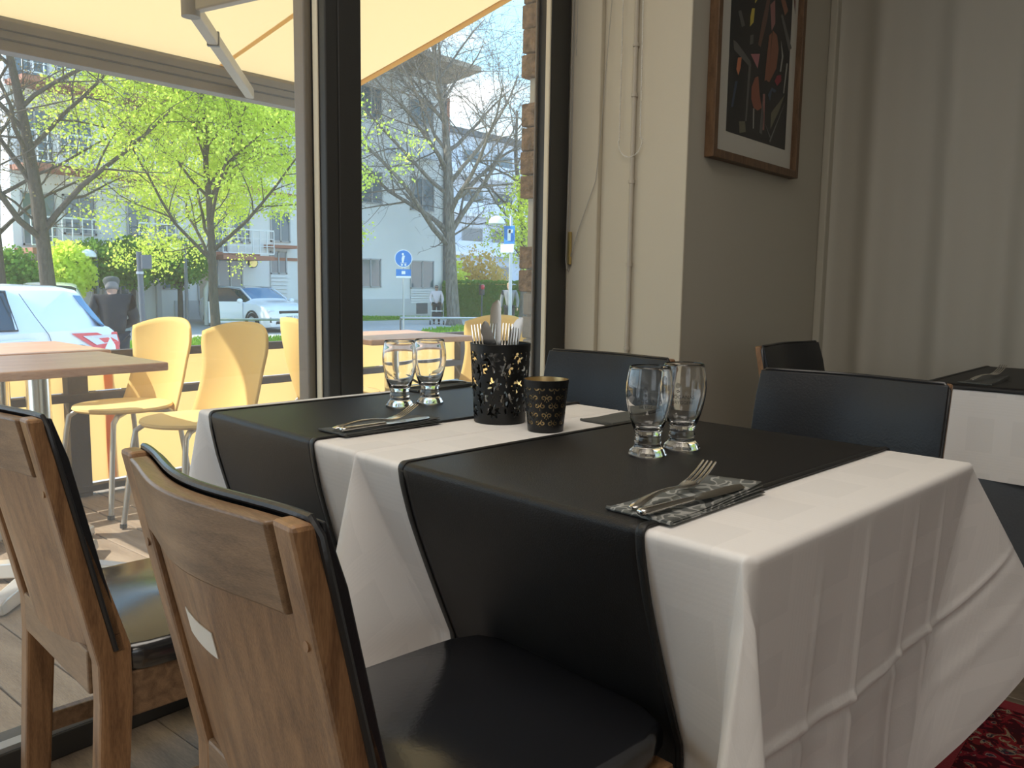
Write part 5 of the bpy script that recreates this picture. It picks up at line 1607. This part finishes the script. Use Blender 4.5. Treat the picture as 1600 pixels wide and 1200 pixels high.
    hr.loft(rings).xf(rot).build('hair', hair, head, smooth=180)
    if hatm:
        ct = MB(); rings = []
        for (dz, w, w2) in ((.0, .109, .090), (.03, .116, .096), (.06, .124, .106), (.085, .122, .104), (.108, .100, .086), (.122, .05, .045), (.126, .005, .005)):
            rings.append([(w * math.cos(a), w2 * math.sin(a), dz) for a in np.linspace(0, 2 * PI, 25)[:-1]])
        ct.loft(rings)
        ct.loft([[(.085, -.07, .042), (.085, .07, .042), (.085, .07, .050), (.085, -.07, .050)], [(.150, -.04, .030), (.150, .04, .030), (.150, .04, .036), (.150, -.04, .036)]])
        ct.xf(rot).build('flat_cap', hatm, head, smooth=60)
    for s in (1, -1):
        w_ = pose['arm'][1]; e_ = pose['arm'][0]
        p = Vector((w_[0] * k, s * w_[1] * k, w_[2] * k)); d = (p - Vector((e_[0] * k, s * e_[1] * k, e_[2] * k))).normalized()
        hd = MB(); hd.ball(p + d * .045 * k, .040 * k, 10, (1.0, .6, 1.0))
        sd = Vector((0, s, 0)).cross(d); sd = sd.normalized() if sd.length > .1 else Vector((0, 0, 1))
        for i in range(4):
            o_ = sd * ((i - 1.5) * .017 * k)
            hd.tube([p + d * .06 * k + o_, p + d * .09 * k + o_, p + d * (.115 - .006 * abs(i - 1.3)) * k + o_ + Vector((0, -s * .02 * k, 0))], [.0085 * k, .008 * k, .006 * k], 6)
        hd.tube([p + d * .03 * k - sd * .03 * k, p + d * .06 * k - sd * .05 * k, p + d * .085 * k - sd * .048 * k], [.010 * k, .009 * k, .007 * k], 6)
        hd.build('hand', M['skin'], t, smooth=180)
    return t
pm = person('man in a dark jacket and flat cap, seen from behind beside the white hatchback', 4.95, 10.95, R(70), 1.68, M['jacket'], M['trousers'], M['hair_grey'],
            {'bend': .10, 'head': .35, 'arm': ((.04, .27, 1.12), (.25, .14, 1.02)), 'stride': .04, 'bulk': 1.28}, M['cap'])
pw = person('elderly woman in a pale pink top and sunglasses pushing a wheeled walker', 24.0, 24.3, R(228), 1.62, M['pinktop'], M['trousers'], M['hair_grey'],
            {'bend': .10, 'head': .1, 'arm': ((.05, .27, 1.12), (.26, .24, .92)), 'stride': .10})
hd_ = [c for c in pw.children if c.name.startswith('head')][0]
kk = 1.62 / 1.75
MB().bx(.075, .10, -.075, .075, -.012, .028).xf(Matrix.Translation(((.10 * .62 + .017) * kk, 0, 1.595 * kk)) @ Matrix.Scale(kk, 4)).build('sunglasses', M['cartrim'], hd_, smooth=0, bevel=.006)
pg = person('fair-haired person in a grey coat, half hidden by the lamp post', 20.7, 17.6, R(215), 1.72, M['greycoat'], M['trousers'], M['hair_fair'],
            {'bend': .03, 'head': .2, 'arm': ((.0, .27, 1.12), (.08, .27, .88)), 'stride': .16})
wk = thing('wheeled_walker', 'wheeled walking frame with a white seat pushed by the woman in pink', 'walker', (24.0 + math.cos(R(228)) * .38, 24.3 + math.sin(R(228)) * .38, gz(23.7, 24)), R(228))
for s in (1, -1):
    f = MB().tube([(-.12, s * .25, .90), (.0, s * .25, .90), (.06, s * .25, .86), (.16, s * .26, .08)], .018, 8).tube([(.06, s * .25, .62), (-.16, s * .26, .08)], .016, 8).build('side_frame', M['galv'], wk)
    for xx in (.17, -.17):
        w_ = MB().tube([(xx, s * .27 - .018, .085), (xx, s * .27 + .018, .085)], .085, 16).build('wheel', M['tyre'], wk)
MB().bx(-.12, .14, -.23, .23, .53, .565).build('seat', M['white_plastic'], wk, smooth=0, bevel=.01)
MB().bx(-.08, .10, -.20, .20, .24, .50).build('basket', M['cartrim'], wk, smooth=0, bevel=.02)

# ------------------------------------------------------------------ lamps, signs and pipe fences in the street
def lamp(label, x, y, h, armdir, m='galv', dome_r=.24, arm=.42):
    t = thing('street_lamp', label, 'street lamp', (x, y, gz(x, y)))
    MB().lathe([(.10, 0), (.10, .05), (.06, .06), (.055, 1.0), (.045, h), (.02, h + .04)], 16).build('pole', M[m], t)
    ax, ay = math.cos(armdir) * arm, math.sin(armdir) * arm
    MB().tube([(0, 0, h - .1), (ax * .4, ay * .4, h + .02), (ax, ay, h + .02), (ax, ay, h - .05)], .022, 8).build('arm', M[m], t)
    MB().lathe([(.03, .10), (.06, .09), (.16, .05), (.225, -.03), (.24, -.12), (.22, -.14), (.0, -.14)], 28, (ax, ay, h - .05)).build('dome', M['lamp_white'], t)
    return t
lr = lamp('street lamp with a white dome and blue signs beside the brick pier', 18.9, 16.05, 3.55, math.atan2(.76, -.65))
# its signs face the terrace
sgn = MB().box((0, 0, 2.98), (.04, .55, .62), Matrix.Rotation(0, 3, 'Z')); 
so_ = MB().box((-.07, .0, 3.05), (.02, .40, .52)).build('blue_sign', M['blue_sign'], lr, smooth=0, bevel=.008)
MB().box((-.083, .0, 3.05), (.006, .12, .34)).box((-.083, -.06, 3.15), (.006, .16, .10)).build('sign_symbol', M['white_sign'], so_, smooth=0)
MB().box((-.07, .08, 2.66), (.02, .50, .24)).build('plate_sign', M['white_sign'], lr, smooth=0, bevel=.006)
lamp('street lamp whose white dome shows within the green tree crown', 13.4, 24.6, 2.75, R(120), 'pole_dark', .24, .3)
lamp('street lamp with a white dome left of the green tree, behind the hatchback', 11.3, 26.0, 2.45, R(200), 'pole_dark', .24, .3)
dp = thing('lamp_pole', 'dark grey pole with a small box on it, right of the grey-capped man', 'pole', (6.42, 13.1, gz(6.42, 13.1)))
MB().tube([(0, 0, 0), (-.04, 0, 1.2), (-.06, 0, 2.05)], [.05, .045, .042], 12).build('pole', M['pole_dark'], dp)
MB().bx(-.06, .10, -.10, .06, 1.78, 2.0).build('box', M['pole_dark'], dp, smooth=0, bevel=.01)
MB().tube([(-.055, 0, 1.70), (-.055, 0, 1.74)], .056, 12).build('clamp_ring', M['galv'], dp)
gl_ = thing('globe_lamp', 'cream arched bollard lamp behind the open car door', 'lamp', (15.2, 26.6, gz(15.2, 26.6)))
MB().tube([(0, 0, 0), (0, 0, 1.25), (.06, -.08, 1.42), (.14, -.16, 1.42), (.19, -.22, 1.28), (.19, -.22, 1.15)], .09, 12).build('arched_post', M['white_plastic'], gl_)
sp = thing('road_sign', 'round blue footpath sign with a small plate on a thin post', 'sign', (18.55, 20.3, gz(18.55, 20.3)), math.atan2(-18.55, 20.3) - PI / 2 + PI / 2)
MB().tube([(0, 0, 0), (0, 0, 2.72)], .03, 8).build('post', M['galv'], sp)
fr_ = MB().tube([(0, -.035, 2.42), (0, -.05, 2.42)], .285, 32).build('sign_rim', M['white_sign'], sp)
d_ = MB().tube([(0, -.048, 2.42), (0, -.058, 2.42)], .262, 32).build('blue_disc', M['blue_sign'], sp)
sy = MB().ball((-.02, -.062, 2.56), .035, 8, (1, .2, 1)).prism([(-.05, -.11), (.0, -.11), (.03, .03), (.05, .11), (-.03, .12), (-.06, .02)], (0, -.060, 2.40), (1, 0, 0), (0, 0, 1), (0, -.006, 0)).bx(-.10, .10, -.066, -.060, 2.27, 2.285)
sy.tube([(-.05, -.063, 2.22), (-.05, -.060, 2.22)], .035, 12).tube([(.06, -.063, 2.22), (.06, -.060, 2.22)], .035, 12).build('symbol', M['white_sign'], d_)
pl2 = MB().bx(-.24, .24, -.05, -.035, 1.86, 2.08).build('lower_plate', M['blue_sign'], sp, smooth=0)
MB().bx(-.24, .24, -.052, -.036, 1.80, 1.86).bx(-.06, .06, -.056, -.05, 1.92, 2.02).build('plate_marks', M['white_sign'], pl2, smooth=0)
tl_ = thing('traffic_light', 'small red signal on a slim post before the hedge', 'signal', (28.6, 26.0, gz(28.6, 26.0)))
MB().tube([(0, 0, 0), (0, 0, 1.5)], .035, 8).build('post', M['pole_dark'], tl_)
MB().bx(-.12, .12, -.08, .08, 1.15, 1.62).build('housing', M['cartrim'], tl_, smooth=0, bevel=.02)
MB().ball((-.05, -.10, 1.52), .12, 14, (.8, .8, 1)).build('red_lens', M['redlamp'], tl_)
def fence(label, pts, h=.62):
    t = thing('pipe_fence', label, 'fence', (0, 0, 0), 0, 'low pipe fences along the grass')
    P = [Vector((x, y, gz(x, y) + h)) for x, y in pts]
    MB().tube(P, .032, 8).build('rail', M['galv'], t)
    for i in range(len(P)):
        MB().tube([P[i], P[i] - Vector((0, 0, h + .05))], .028, 8).build('post', M['pole_dark'], t)
fence('low galvanised pipe fence on the grass in front of the woman with the walker', [(16.6, 18.3), (18.0, 16.7), (19.6, 15.0), (21.2, 13.2)])
fence('low pipe fence in front of the estate car', [(11.9, 20.4), (13.2, 19.2), (14.3, 17.9)])
fence('low dark pipe fence just above the terrace railing by the window post', [(7.2, 11.2), (8.5, 9.9), (9.9, 8.4)], .55)
